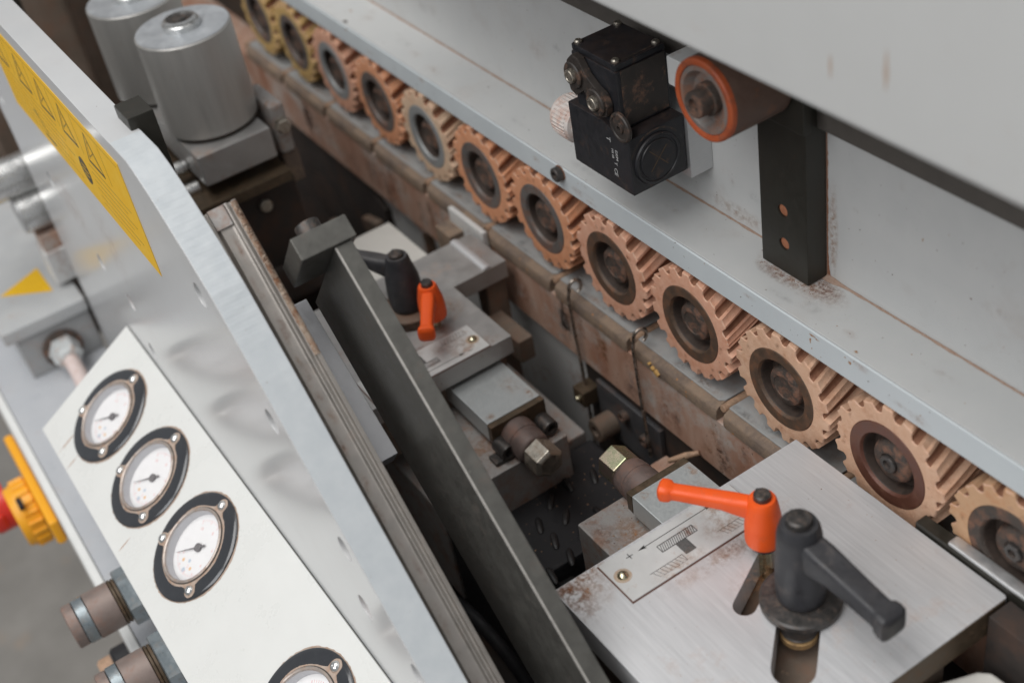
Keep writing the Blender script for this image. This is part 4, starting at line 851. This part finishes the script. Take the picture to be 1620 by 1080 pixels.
# the flame cut faces of the slanting edge: fine vertical drag lines standing proud
g = G(); bm = bmesh.new(); prev = None
seg = outline[6:16]; N_ = 700
lens = [0]
for a, b in zip(seg, seg[1:]): lens.append(lens[-1] + math.hypot(b[0] - a[0], b[1] - a[1]))
for i in range(N_ + 1):
    s_ = lens[-1] * i / N_
    k = max(j for j in range(len(lens)) if lens[j] <= s_ + 1e-9); k = min(k, len(seg) - 2)
    f = (s_ - lens[k]) / (lens[k + 1] - lens[k]); x = seg[k][0] * (1 - f) + seg[k + 1][0] * f; z = seg[k][1] * (1 - f) + seg[k + 1][1] * f
    amp = .13 if s_ < 120 else max(.02, .13 - (s_ - 120) * .004)
    row = []
    for j in range(9):
        y = -250.0 + .35 + 16.3 * j / 8; e = amp * (.35 * math.sin(i * .83 + j * .35 + 2.3 * math.sin(i * .057)) + .3 * math.sin(i * 1.9 - j * .2 + 3 * math.sin(i * .031)) + .5 * rnd.random() * (1 + math.sin(i * .3 + j))) if 0 < j < 8 else 0
        row.append(bm.verts.new((x + .7 * (.12 + e), y, z + .72 * (.12 + e))))
    if prev:
        for j in range(8): bm.faces.new((prev[j], row[j], row[j + 1], prev[j + 1]))
    prev = row
bmesh.ops.recalc_face_normals(bm, faces=bm.faces)
bm.normal_update()
if sum(f.normal.z for f in bm.faces) < 0: bmesh.ops.reverse_faces(bm, faces=bm.faces)
build('flame_cut_edge', g.add_bm(bm), 'guard_edge', t, ang=60)
for (x, z), m_ in zip(hl, ('boss', 'hub_rust', 'disc', 'hub_rust', 'rustspot', 'rustspot', 'boss', 'boss', 'boss', 'boss')):
    build('hole_plug', G().lathe([(HR + .05, 0), (0, .3)], (x, -244.5, z), 'Y', 18), m_, t)
decal(t, 'smudge', (-430, -250.05, 1040), (45, 0, 0), (0, 0, 26), DP, .3, 120)
decal(t, 'smudge', (-330, -250.05, 1060), (30, 0, 0), (0, 0, 40), DP, .2, 120)
# yellow warning label
st = build('warning_label', G().box(-475, -200, -250.32, -250.04, 1103.5, 1173.5, .05), 'sticker', t)
mk = lambda a, b, h: (a, h, b)
g = G(); gf = G(); H0, H1 = -250.3, -250.38
for cx_ in (-451, -399, -353, -309, -262):
    bar2d(g, (cx_ - 15, 1143), (cx_ + 13, 1143.6), 1.9, mk, H0, H1)
    bar2d(gf, (cx_ - 15, 1143), (cx_ - 1, 1166), 1.5, mk, H0, H1); bar2d(gf, (cx_ - 10, 1146), (cx_ - 1, 1161), .7, mk, H0, H1); bar2d(gf, (cx_ + 8, 1146), (cx_ - 1, 1161), .7, mk, H0, H1); bar2d(gf, (cx_ - 8, 1148), (cx_ + 6, 1156), .8, mk, H0, H1); bar2d(g, (cx_ + 13, 1143), (cx_ - 1, 1166), 1.3, mk, H0, H1)
for i in range(6):
    bar2d(gf, (-470, 1137.5 - 5.2 * i), (-345 + 12 * (i % 3), 1137.5 - 5.2 * i), .55, mk, H0, H1)
    bar2d(gf, (-284, 1137.5 - 5.2 * i), (-214 - 10 * (i % 2), 1137.5 - 5.2 * i), .55, mk, H0, H1)
bar2d(gf, (-472, 1169.5), (-205, 1169.5), .4, mk, H0, H1)
for x in (-425, -376, -331, -286, -238): bar2d(gf, (x, 1143), (x, 1168), .5, mk, H0, H1)
build('pictogram_print', g, 'ink', st); build('fine_print', gf, 'ink_faint', st)
g = G()
g.lathe([(8.8, .30), (8.8, .40), (0, .40)], (-304, -250, 1124.4), '-Y', 28)
build('round_sign_print', g, 'ink', st)
g = G()
bar2d(g, (-407, 1125), (-400, 1121.5), 2.2, mk, H0, H1); bar2d(g, (-398, 1111), (-378, 1110), 2.0, mk, H0, H1); bar2d(g, (-398, 1121), (-389, 1114), 1.2, mk, H0, H1)
build('smudge_print', g, 'ink', st)
g = G()
for q in (-3.4, 0, 3.4): bar2d(g, (-310 + abs(q) * .5, 1124.4 + q), (-298 - abs(q) * .5, 1124.4 + q), .8, mk, -250.4, -250.46)
build('round_sign_mark', g, 'sticker', st)
# black block in the notch
t = thing('notch_block', 'small black steel block sitting in the notch of the light grey plate top edge', 'steel block', (-214, -230, 1165))
build('block', G().box(-224, -203, -237, -223, 1150, 1192, .7), 'postblk', t)

# slanted linear rail behind the plate edge
AX = Vector((.7115, 0, -.7027)); NN = Vector((.7027, 0, .7115))
def slant(name, poly, p0, ax, nn, t0, t1, mat, parent, ystart, bev=.25, taper=None):
    """poly = [(dy, dn)] swept along ax from t0 to t1"""
    bm = bmesh.new(); a = []; b = []
    p0 = Vector(p0)
    for dy, dn in poly:
        a.append(bm.verts.new(p0 + ax * t0 + nn * dn + Vector((0, dy, 0)))); b.append(bm.verts.new(p0 + ax * t1 + nn * dn + Vector((0, dy, 0))))
    m_ = len(poly)
    for i in range(m_): bm.faces.new((a[i], b[i], b[(i + 1) % m_], a[(i + 1) % m_]))
    bm.faces.new(a); bm.faces.new(b)
    bmesh.ops.recalc_face_normals(bm, faces=bm.faces)
    g = G(); g._bev(bm, bev, 2, 25); g.add_bm(bm)
    return build(name, g, mat, parent)
t = thing('slanted_rail', 'grooved steel guide rail with a rusted upper end, slanting along the light grey plate edge', 'guide rail', (-136.7, -224, 1165.4))
p0 = (-136.7, -233, 1165.4)
slant('rail_body', [(0.2, -22), (18, -22), (18, -.6), (15.8, -.2), (15.2, -2.2), (13.8, -2.2), (13.4, -.5), (12.2, -.3), (11.2, -1.6), (9.8, -2.0), (4.6, -2.0), (3.2, -4.6), (1.2, -4.8), (1.0, -2.6), (.2, -2.6)], p0, AX, NN, 0, 420, 'railsteel', t, 0)
slant('rail_end', [(2.9, -3.2), (8.9, -3.2), (11.2, -.9), (11.2, -.05), (2.9, -.9)], p0, AX, NN, .3, 11, 'cast', t, 0)
for i in range(26):
    q_ = 12 + 12 * i + rnd.uniform(-6, 6)
    decal(t, 'rust_stain', Vector(p0) + AX * q_ + NN * -1.93 + Vector((0, rnd.uniform(5, 9), 0)), AX * rnd.uniform(3, 12), Vector((0, rnd.uniform(1, 2.4), 0)), (DT, DR, DP)[i % 3], .55 if i < 14 else .3, 300)
g = G(); bm = bmesh.new(); prev = None
for i in range(420):
    s_ = .8 + 84 * i / 419.; row = []
    wd = 1.0 if s_ < 40 else max(0.25, 1 - (s_ - 40) / 40)
    for j in range(5):
        y = -233 + 14.8 + 3.1 * j / 4 + rnd.uniform(-.2, .2)
        hgt = .05 + (.9 * rnd.random() * wd if 0 < j < 4 else -.5)
        row.append(bm.verts.new(Vector((p0[0], y, p0[2])) + AX * s_ + NN * hgt))
    if prev:
        for j in range(4): bm.faces.new((prev[j], prev[j + 1], row[j + 1], row[j]))
    prev = row
bmesh.ops.recalc_face_normals(bm, faces=bm.faces)
if sum(f.normal.z for f in bm.faces) < 0: bmesh.ops.reverse_faces(bm, faces=bm.faces)
build('rust_crust', g.add_bm(bm), 'railrust', t, ang=80)

# carriage on the rail
t = thing('rail_carriage', 'pale satin metal carriage with a brown slot, between guide rail and slanted bar', 'carriage', (-90, -205, 1060))
cp = (-132.7, -214.6, 1096)
AC = Vector((.79, 0, -.613)).normalized(); NC = Vector((.613, 0, .79)).normalized()
def cpt(tt, dy, dn): return Vector(cp) + AC * tt + NC * dn + Vector((0, dy, 0))
g = G(); bm = bmesh.new()
pl = [(-1, 0), (48, 0), (48.5, 2.2), (80.5, 2.2), (81, 0), (92, 0), (92, 17), (-1, 17)]
lo = [bm.verts.new(cpt(a, b, -16)) for a, b in pl]; hi = [bm.verts.new(cpt(a, b, 0)) for a, b in pl]
bm.faces.new(hi); bm.faces.new(lo)
for i in range(len(pl)): bm.faces.new((lo[i], lo[(i + 1) % len(pl)], hi[(i + 1) % len(pl)], hi[i]))
bmesh.ops.recalc_face_normals(bm, faces=bm.faces); g._bev(bm, .4); g.add_bm(bm)
build('carriage_body', g, 'carriage', t)
g = G(); bm = bmesh.new()
q_ = [cpt(49, .1, -6), cpt(80, .1, -6), cpt(80, 2.1, -6), cpt(49, 2.1, -6)]
bm.faces.new([bm.verts.new(p) for p in q_]); build('slot_rust', g.add_bm(bm), 'hub_red', t)

# slanted bar with an end cap and bolt
AB = Vector((1, 0, -.8815)).normalized(); NB = Vector((.8815, 0, 1)).normalized()
t = thing('slanted_bar', 'dark steel bar with an end cap and bright corner line, slanting beside the guide rail', 'steel bar', (-88, -185, 1147))
b0 = (-88.5, -190, 1147.3)
slant('bar', [(0, -86), (9.2, -86), (9.2, 0), (0, 0)], b0, AB, NB, -.5, 430, 'barsteel', t, 0, bev=.35)
slant('worn_corner', [(-.06, -.9), (.5, -.5), (.9, .06), (-.06, .06)], b0, AB, NB, 0, 429, 'bright_edge', t, 0, bev=0)
cc = build('end_cap', (lambda: (lambda g_, bm_: g_.add_bm(bm_))(G(), (lambda bm: (bmesh.ops.create_cube(bm, size=1), [setattr(v, 'co', Vector(b0) + AB * (-6.6 + v.co.x * 12.0) + NB * (-18 + v.co.z * 41) + Vector((0, -17.4 + (v.co.y + .5) * 29.4, 0))) for v in bm.verts], G()._bev(bm, .8), bm)[-1])(bmesh.new())))(), 'barsteel', t)
build('cap_bolt', G().lathe([(6.4, 0), (6.4, 7.4), (5.8, 8.2), (3.4, 8.2), (3.2, 5), (0, 5)], Vector(b0) + AB * -12.6 + NB * -14 + Vector((0, -2.5, 0)), -AB, 28), 'blacksteel', t)
t = thing('pale_strip', 'flat pale plastic strip behind the head of the far black lever', 'strip', (-330, -70, 930))
build('strip', G().prism([(-400, -100), (-330, -100), (-285, -62), (-330, -40), (-400, -40)], 'Z', 930, 936, bev=.5), 'palepart', t)
t = thing('angle_bracket', 'dull metal angle bracket between the rusty rail and the far clamp plate', 'bracket', (-330, -20, 930))
build('flange', G().box(-352, -330, -24, -8, 912, 948, 1), 'pad_edge', t)
build('web', G().box(-349, -300, -12, -7.8, 930, 960, .8), 'frame', t)

# ================================================================== GAUGE PANEL
U = Vector((0, -.86229, -.50642)); NG = Vector((0, -.50642, .86229)); XG = Vector((1, 0, 0))
A0 = Vector((-407.8, -251.2, 948.4))
t = thing('gauge_panel', 'glossy white sloping panel carrying a row of pressure gauges', 'gauge panel', (-200, -290, 860))
gp_ = t
def gp(x, s, h=0.): return Vector((x, A0.y, A0.z)) + U * s + NG * h
GXS = (-352.4, -273.7, -195.2, -43)
g = G(lambda v: gp(v.x, v.y, v.z))
g.prism([(-407.8, 0), (220, 0), (220, 95.6), (-407.8, 95.6)], 'Z', -2, 0, holes=[circle2((x, 47), 22.2, 56) for x in GXS], bev=.4)
bmt = bmesh.new()
g.f = [f[::-1] for f in g.f]
build('face_sheet', g, 'white', t)
build('panel_box', G().prism([(-252, 936), (-252, 845), (-328, 845), (-328, 890)], 'X', -405, 220, bev=.5), 'panel_side', t)
build('panel_side', G().prism([(-331.5, 845), (-331.5, 898.4), (-329.8, 899.4), (-329.8, 845)], 'X', -406.5, 220, bev=.3), 'panel_side', t)
build('panel_side', G().prism([(-253, 943.6), (-330.2, 898.2), (-330.2, 845), (-253, 845)], 'X', -406.8, -405.2, bev=.3), 'panel_side', t)
GG = 'round pressure gauges in the white panel'
glab = ['round pressure gauge nearest the upper corner of the white panel', 'second pressure gauge down the white panel, between two others',
        'third pressure gauge down the white panel, above the two brown couplings', 'pressure gauge cut off by the bottom edge of the picture']
for gi, gx in enumerate((-352.4, -273.7, -195.2, -43)):
    cs = 47.0
    o = gp(gx, cs)
    t = thing('pressure_gauge', glab[gi], 'pressure gauge', o, GG)
    P = lambda a, b, h: gp(gx + a, cs + b, h)
    build('flange', G().lathe([(34.4, 0.05), (34.4, 1.0), (33.4, 1.9), (31.6, 2.2), (26, 2.4), (23.6, 2.4)], o, NG, 72, cap=False), 'chrome', t)
    # irregular dust left round the flange and round the bezel with three ears
    bm = bmesh.new(); rows = []
    for i in range(120):
        a_ = 2 * math.pi * i / 120; r1_ = 35.0 + .35 * math.sin(a_ * 3 + gi) + .6 * rnd.random()
        rows.append([bm.verts.new(P(r_ * math.cos(a_), r_ * math.sin(a_), h_)) for r_, h_ in ((34.2, .25), (r1_, .06))])
    for i in range(120): bm.faces.new((rows[i][0], rows[i][1], rows[(i + 1) % 120][1], rows[(i + 1) % 120][0]))
    bmesh.ops.recalc_face_normals(bm, faces=bm.faces); build('dust_ring', G().add_bm(bm), 'gdust', t)
    scr = [(29.3 * math.cos(R(q)), 29.3 * math.sin(R(q))) for q in (152, 266, 36)]
    bm = bmesh.new(); rows = []
    for i in range(240):
        a_ = 2 * math.pi * i / 240; r1_ = 25.5 + .35 * math.sin(5 * a_ + gi) + .35 * rnd.random()
        for sx, sy in scr:
            d_ = (a_ - math.atan2(sy, sx) + math.pi) % (2 * math.pi) - math.pi
            e_ = abs(29.3 * math.sin(d_)); ear = 29.3 * math.cos(d_) + math.sqrt(max(0, 4.3 ** 2 - e_ * e_)) if e_ < 4.3 and math.cos(d_) > 0 else 0
            r1_ = max(r1_, ear + .2 * rnd.random(), 25.4 + 2.8 * math.exp(-(d_ / .21) ** 2))
        rows.append([bm.verts.new(P(r_ * math.cos(a_), r_ * math.sin(a_), h_)) for r_, h_ in ((23.4, 2.7), (r1_ - .4, 2.62), (r1_, 2.2))])
    for i in range(240):
        for j in range(2): bm.faces.new((rows[i][j], rows[i][j + 1], rows[(i + 1) % 240][j + 1], rows[(i + 1) % 240][j]))
    bmesh.ops.recalc_face_normals(bm, faces=bm.faces); build('dust_ear_ring', G().add_bm(bm), 'gdust', t, ang=70)
    build('bezel', G().lathe([(23.8, 2.2), (23.8, 3.6), (23.0, 4.2), (22.2, 3.8), (21.8, 2.6)], o, NG, 64, cap=False), 'bezel', t)
    build('bezel_gap', G().lathe([(24.35, 2.9), (23.7, 2.95)], o, NG, 64, cap=False), 'ink', t)
    build('dial_wall', G().lathe([(21.9, 3.2), (21.8, .2), (21.4, -2.6)], o, NG, 64, cap=False), 'dialwall', t)
    dl = build('dial', G().lathe([(21.6, -2.7), (0, -2.7)], o, NG, 64, cap=False), 'dial', t)
    g = G(); gr = G(); mkd = lambda a, b, h: tuple(P(a, b, h))
    for i in range(11):
        a_ = R(228 - 27 * i) + R(-95)
        e = Vector((math.cos(a_), math.sin(a_)))
        bar2d(gr, e * 15.6, e * 18.2, .4, mkd, -2.68, -2.6)
        if i % 2 == 0:
            up_ = U * -math.cos(R(25)) + XG * -math.sin(R(25)); rt_ = XG * math.cos(R(25)) - U * math.sin(R(25))
            q_ = text_mesh(str(i), 3.0, (rt_, up_, NG), P(e.x * 12.6, e.y * 12.6, -2.68) - rt_ * (.9 if i < 10 else 1.6) - up_ * 1.1, .06)
            o_ = len(gr.v); gr.v += q_.v; gr.f += [[k_ + o_ for k_ in f_] for f_ in q_.f]; gr.fm += q_.fm
        bar2d(g, e * 9.2, e * 10.0, .4, mkd, -2.68, -2.6)
    for i in range(51):
        if i % 5:
            a_ = R(228 - 5.4 * i) + R(-95); e = Vector((math.cos(a_), math.sin(a_))); bar2d(gr, e * 16.8, e * 18.2, .22, mkd, -2.68, -2.6)
    build('scale_print', gr, 'ink_red', dl)
    build('mark_print', G().lathe([(1.15, 0), (0, .05)], P(-4.4, 12.2, -2.65), NG, 14).lathe([(1.15, 0), (0, .05)], P(5.6, 12, -2.65), NG, 14), 'ink_orange', dl)
    build('mark_print', G().lathe([(1.2, 0), (0, .05)], P(.8, 9.4, -2.65), NG, 14).lathe([(1.6, 0), (0, .05)], P(1.2, 16, -2.65), NG, 14), 'ink_blue', dl)
    g = G()
    d_ = Vector((-13.2 + .5 * gi, 13.0)).normalized(); n_ = Vector((-d_.y, d_.x))
    bm = bmesh.new()
    lo = [bm.verts.new(P(*v, -1.6)) for v in (n_ * .7 - d_ * 6, d_ * 18.4, -n_ * .7 - d_ * 6)]; hi = [bm.verts.new(P(*v, -1.2)) for v in (n_ * .7 - d_ * 6, d_ * 18.4, -n_ * .7 - d_ * 6)]
    bm.faces.new(hi); bm.faces.new(lo)
    for i in range(3): bm.faces.new((lo[i], lo[(i + 1) % 3], hi[(i + 1) % 3], hi[i]))
    bmesh.ops.recalc_face_normals(bm, faces=bm.faces)
    g.add_bm(bm); g.lathe([(2.7, -2.4), (2.7, -1.1), (2.2, -.8), (0, -.7)], o, NG, 24)
    build('needle', g, 'needle', dl)
    build('glass', G().lathe([(22.4, 2.6), (15, 2.9), (0, 3.1)], o, NG, 48, cap=False), 'glass', t)
    for sx, sy in scr:
        q = build('flange_screw', G().lathe([(3.0, 0), (3.1, .7), (2.5, 1.7), (1.4, 2.3), (.5, 2.2), (0, 1.9)], P(sx, sy, 2.5), NG, 20), 'chromescrew', t)

for (x, s_, a_, b_) in ((-372, 84, .8, 12), (-352, 88, .6, 8), (-250, 86, .6, 7)):
    decal(gp_, 'dust_run', gp(x, s_, .05), XG * a_ + U * .4, U * b_, DT, .9, 300, 1.2, .3)
# couplings under the panel
CG = 'brown pneumatic couplings under the white panel'
for cx_, lab in ((-252, 'brown pneumatic coupling with blue grey rings under the panel, the upper one'), (-184, 'brown pneumatic coupling partly cut off by the bottom edge, the lower one')):
    t = thing('air_coupling', lab, 'coupling', (cx_, -332, 862), CG)
    o = (cx_, -331.6, 862)
    build('hex_nut', G().lathe([(18.5, 0), (19.6, .8), (19.6, 8.6), (18.4, 9.4)], o, '-Y', 6, ang0=.3), 'couplring', t)
    build('groove_ring', G().lathe([(14, 9.4), (15.6, 9.8), (15.6, 11.4), (14.4, 11.8), (15.8, 12.2), (15.8, 13.6), (14.6, 14)], o, '-Y', 40), 'oxide', t)
    build('sleeve', G().lathe([(14.8, 14), (15.8, 14.4), (15.8, 31), (15, 31.6)], o, '-Y', 40), 'coupling', t)
    build('zinc_ring', G().lathe([(13.6, 31.6), (15.4, 32), (15.4, 38.4), (14.6, 39)], o, '-Y', 40), 'couplring', t)
    build('mouth', G().lathe([(13.8, 39), (14.8, 39.4), (14.8, 45.5), (13.6, 46.2), (9.6, 46.2), (9, 41), (0, 41)], o, '-Y', 40), 'coupling', t)

# ================================================================== LEFT LEDGE AND WHAT STANDS ON IT
t = thing('ledge', 'pale blue grey machine ledge with a rounded front lip coloured paler as if lit, left of the gauge panel', 'machine ledge', (-400, -300, 760))
build('ledge_top', G().box(-1400, 220, -345.2, -252, 780, 820, .8), 'ledge', t)
build('lip', G().prism([(-345.4, 779), (-345.4, 820.6), (-346.2, 821.2), (-350.6, 820.2), (-352.4, 817.6), (-352.6, 812), (-352.6, 779)], 'X', -1400, 220, bev=.5), 'ledge_lip', t)
build('front_sheet', G().box(-1400, 220, -350, -346, 200, 778.6, .5), 'ledge', t)

t = thing('terminal_box', 'light grey terminal box with a yellow triangle sticker, behind the gauge panel', 'terminal box', (-660, -285, 820))
build('box_body', G().box(-800, -589, -316, -252, 820.2, 862, 1.2), 'boxface', t)
lid = build('lid', G().box(-804, -585, -325, -251, 862.3, 875, 2.2), 'boxgrey', t)
build('triangle_sticker', G().prism([(-643.5, -309), (-616.6, -269.5), (-663, -270)], 'Z', 875.02, 875.3, bev=0), 'sticker', lid)
build('lid_screw', G().lathe([(3, 0), (3, 1.5), (0, 2)], (-600, -318, 862), '-Y', 12), 'screw', lid)
gl = build('cable_gland', G().lathe([(14, 0), (14, 6), (12.6, 7), (12.6, 20), (10.4, 24), (7, 25.5)], (-589, -284, 838), 'X', 6), 'gland', t)
build('gland_collar', G().lathe([(17, 0), (17, 4), (15.5, 5)], (-589, -284, 838), 'X', 32), 'boss', gl)
build('cable', G().tube([(-566, -284, 838), (-545, -284.5, 836), (-520, -286, 832), (-490, -288, 828), (-450, -290, 826)], 6.6, 16), 'cable', t)

t = thing('isolator_switch', 'yellow isolator switch with a red knob on the ledge front, at the left edge', 'isolator switch', (-480, -353, 780))
build('back_plate', G().box(-546, -416, -361, -353, 788, 812, 3), 'yellow', t)
hs = build('housing', G().lathe([(26, 0), (27, 1), (27, 13), (25.5, 15), (25.5, 17), (24, 19), (0, 19)], (-480, -361.2, 781), '-Y', 40), 'yellow', t)
for q in range(20):
    a_ = 2 * math.pi * q / 20
    build('rib', G().lathe([(1.8, 0), (1.8, 11)], (-480 + 27 * math.cos(a_), -362.4, 781 + 27 * math.sin(a_)), '-Y', 8), 'yellow', hs)
build('housing_slot', G().box(-470, -457, -374, -370, 803.2, 806.6, .5), 'motorblk', hs)
build('red_knob', G().lathe([(20, 0), (20, 16), (17, 20), (0, 20.5)], (-500, -379, 783), '-Y', 32).box(-522, -478, -397, -386, 775, 791, 4), 'red', t)
t = thing('lower_knob', 'black knob with an orange mark peeping out between the two brown couplings', 'knob', (-270, -356, 790))
build('knob', G().lathe([(16, 0), (16, 10), (14, 12), (0, 12.4)], (-282, -353, 776), '-Y', 28), 'motorblk', t)
build('orange_cap', G().lathe([(13, 0), (13, 8), (11, 10), (0, 10)], (-284, -365.6, 774), '-Y', 28), 'pin', t)

# horizontal polished barrels beyond the plate's rear edge
AB_G = 'polished horizontal barrels left of the grey plate'
for (x, z, r_, ya, yb, lab) in ((-640, 975, 17, -330, -150, 'upper polished steel barrel at the left edge behind the grey plate'), (-628, 946, 16.5, -267, -150, 'lower polished steel barrel with a flat end, above the terminal box')):
    t = thing('polished_barrel', lab, 'barrel', (x, -240, z - r_), AB_G)
    build('barrel', G().lathe([(r_ - 1, 0), (r_, 1), (r_, yb - ya - 1), (r_ - 1, yb - ya)], (x, ya, z), 'Y', 48), 'polished', t)
    build('end_collar', G().lathe([(r_ - 3, 0), (r_ - .6, .6), (r_ - .6, 2), (r_ - 2, 2.2)], (x, ya - 2, z), 'Y', 48), 'alu', t)
t = thing('barrel_bracket', 'grey bracket block below the lower polished barrel', 'bracket', (-625, -250, 878))
build('block', G().box(-640, -612, -264, -215, 880, 912, 2), 'frame', t)
build('rust_band', G().box(-638, -614, -262, -214, 912.4, 927, .6), 'rail_rust', t)

# aluminium cans at the top left with their mounting blocks
AC_G = 'upright aluminium cans at the top left'
for x, y, lab in ((-458.4, -130, 'nearer upright aluminium can with a stepped steel cap at the top left'), (-541, -138, 'farther upright aluminium can cut off by the top edge')):
    t = thing('aluminium_can', lab, 'motor can', (x, y, 1046), AC_G)
    build('can', G().lathe([(33.2, 0), (34, .8), (34, 70.4), (33.2, 71.4), (0, 71.5)], (x, y, 1046), 'Z', 64), 'motoralu', t)
    build('top_face', G().lathe([(33, 71.2), (33, 71.8), (0, 71.9)], (x, y, 1046), 'Z', 64), 'motortop', t)
    cp_ = build('stepped_cap', G().lathe([(13.4, 71.9), (13.4, 75.5), (12.6, 76.4), (11.6, 76.4), (11.4, 78), (9.6, 78.4), (9.4, 77.2), (5, 77.2)], (x, y, 1046), 'Z', 40), 'polished', t)
    build('cap_recess', G().lathe([(9.3, 77.4), (5.5, 77.5), (5.2, 78.4), (4.2, 78.6), (0, 78.4)], (x, y, 1046), 'Z', 32), 'blacksteel', cp_)
t = thing('can_mount', 'grey steel mounting block under the nearer aluminium can', 'mounting block', (-440, -132, 1000))
build('block', G().box(-540, -415, -161, -104, 1019, 1043, 1.5), 'steel2', t)
build('collar', G().lathe([(30, 0), (30, 3)], (-458.4, -130, 1043), 'Z', 48), 'oxide', t)
build('step', G().box(-530, -408, -180, -100, 1000, 1009, 1.2), 'oxide', t)
build('lower_body', G().box(-540, -418, -170, -96, 930, 999.6, 2), 'dark', t)
build('screw_head', G().lathe([(5, 0), (5, 3), (4, 4), (0, 4)], (-418, -124, 985), 'X', 20), 'screw', t)
build('side_block', G().box(-470, -425, -98, -86, 1012, 1052, 3), 'cast', t)
build('side_foot', G().box(-466, -428, -97, -84, 985, 1011, 2), 'pad_edge', t)
build('side_nut', G().lathe([(6, 0), (6, 5), (5, 6), (0, 6)], (-425, -92, 1036), 'X', 6), 'screw', t)
t = thing('slide_rods', 'pair of short polished rods beside the aluminium can mount', 'rods', (-440, -190, 1010))
for i, (x, z) in enumerate(((-452, 1022), (-436, 1011), (-420, 996))):
    build('rod', G().lathe([(4.6, 0), (5, .5), (5, 44), (4.6, 44.5)], (x, -206, z), 'Y', 20), 'polished', t)
t = thing('rear_column', 'dark grimy column in the blurred background behind the aluminium cans', 'column', (-900, -180, 700))
build('column', G().box(-930, -880, -200, -120, 700, 1300, 8), 'grimy', t)
build('pipe', G().lathe([(16, 0), (16, 700)], (-700, -205, 600), 'Z', 24), 'postblk', t)

# guide block behind the near plate's right corner
t = thing('guide_block', 'dark steel guide block with a bright rounded end, right of the steel plate', 'guide block', (170, -4, 970))
build('bar', G().box(105, 330, -8.8, -1.6, 960, 988, .5), 'postblk', t)
build('bright_end', G().box(124, 176, -8.5, -.9, 980, 989.4, 1.8), 'alu', t)
build('side_wall', G().box(163.5, 330, -24, -9.6, 880, 984, .8), 'dark', t)
t = thing('corner_part', 'pale rounded metal part at the lower right corner below the steel plate', 'machine part', (215, -70, 930))
build('part', G().prism([(155, -75), (169.5, -36), (174, -31), (260, -27), (260, -120), (155, -120)], 'Z', 930, 961, bev=3, seg=4), 'palepart', t)
build('dark_panel', G().box(160, 320, -200, -26, 880, 918, 1), 'motorblk', t)
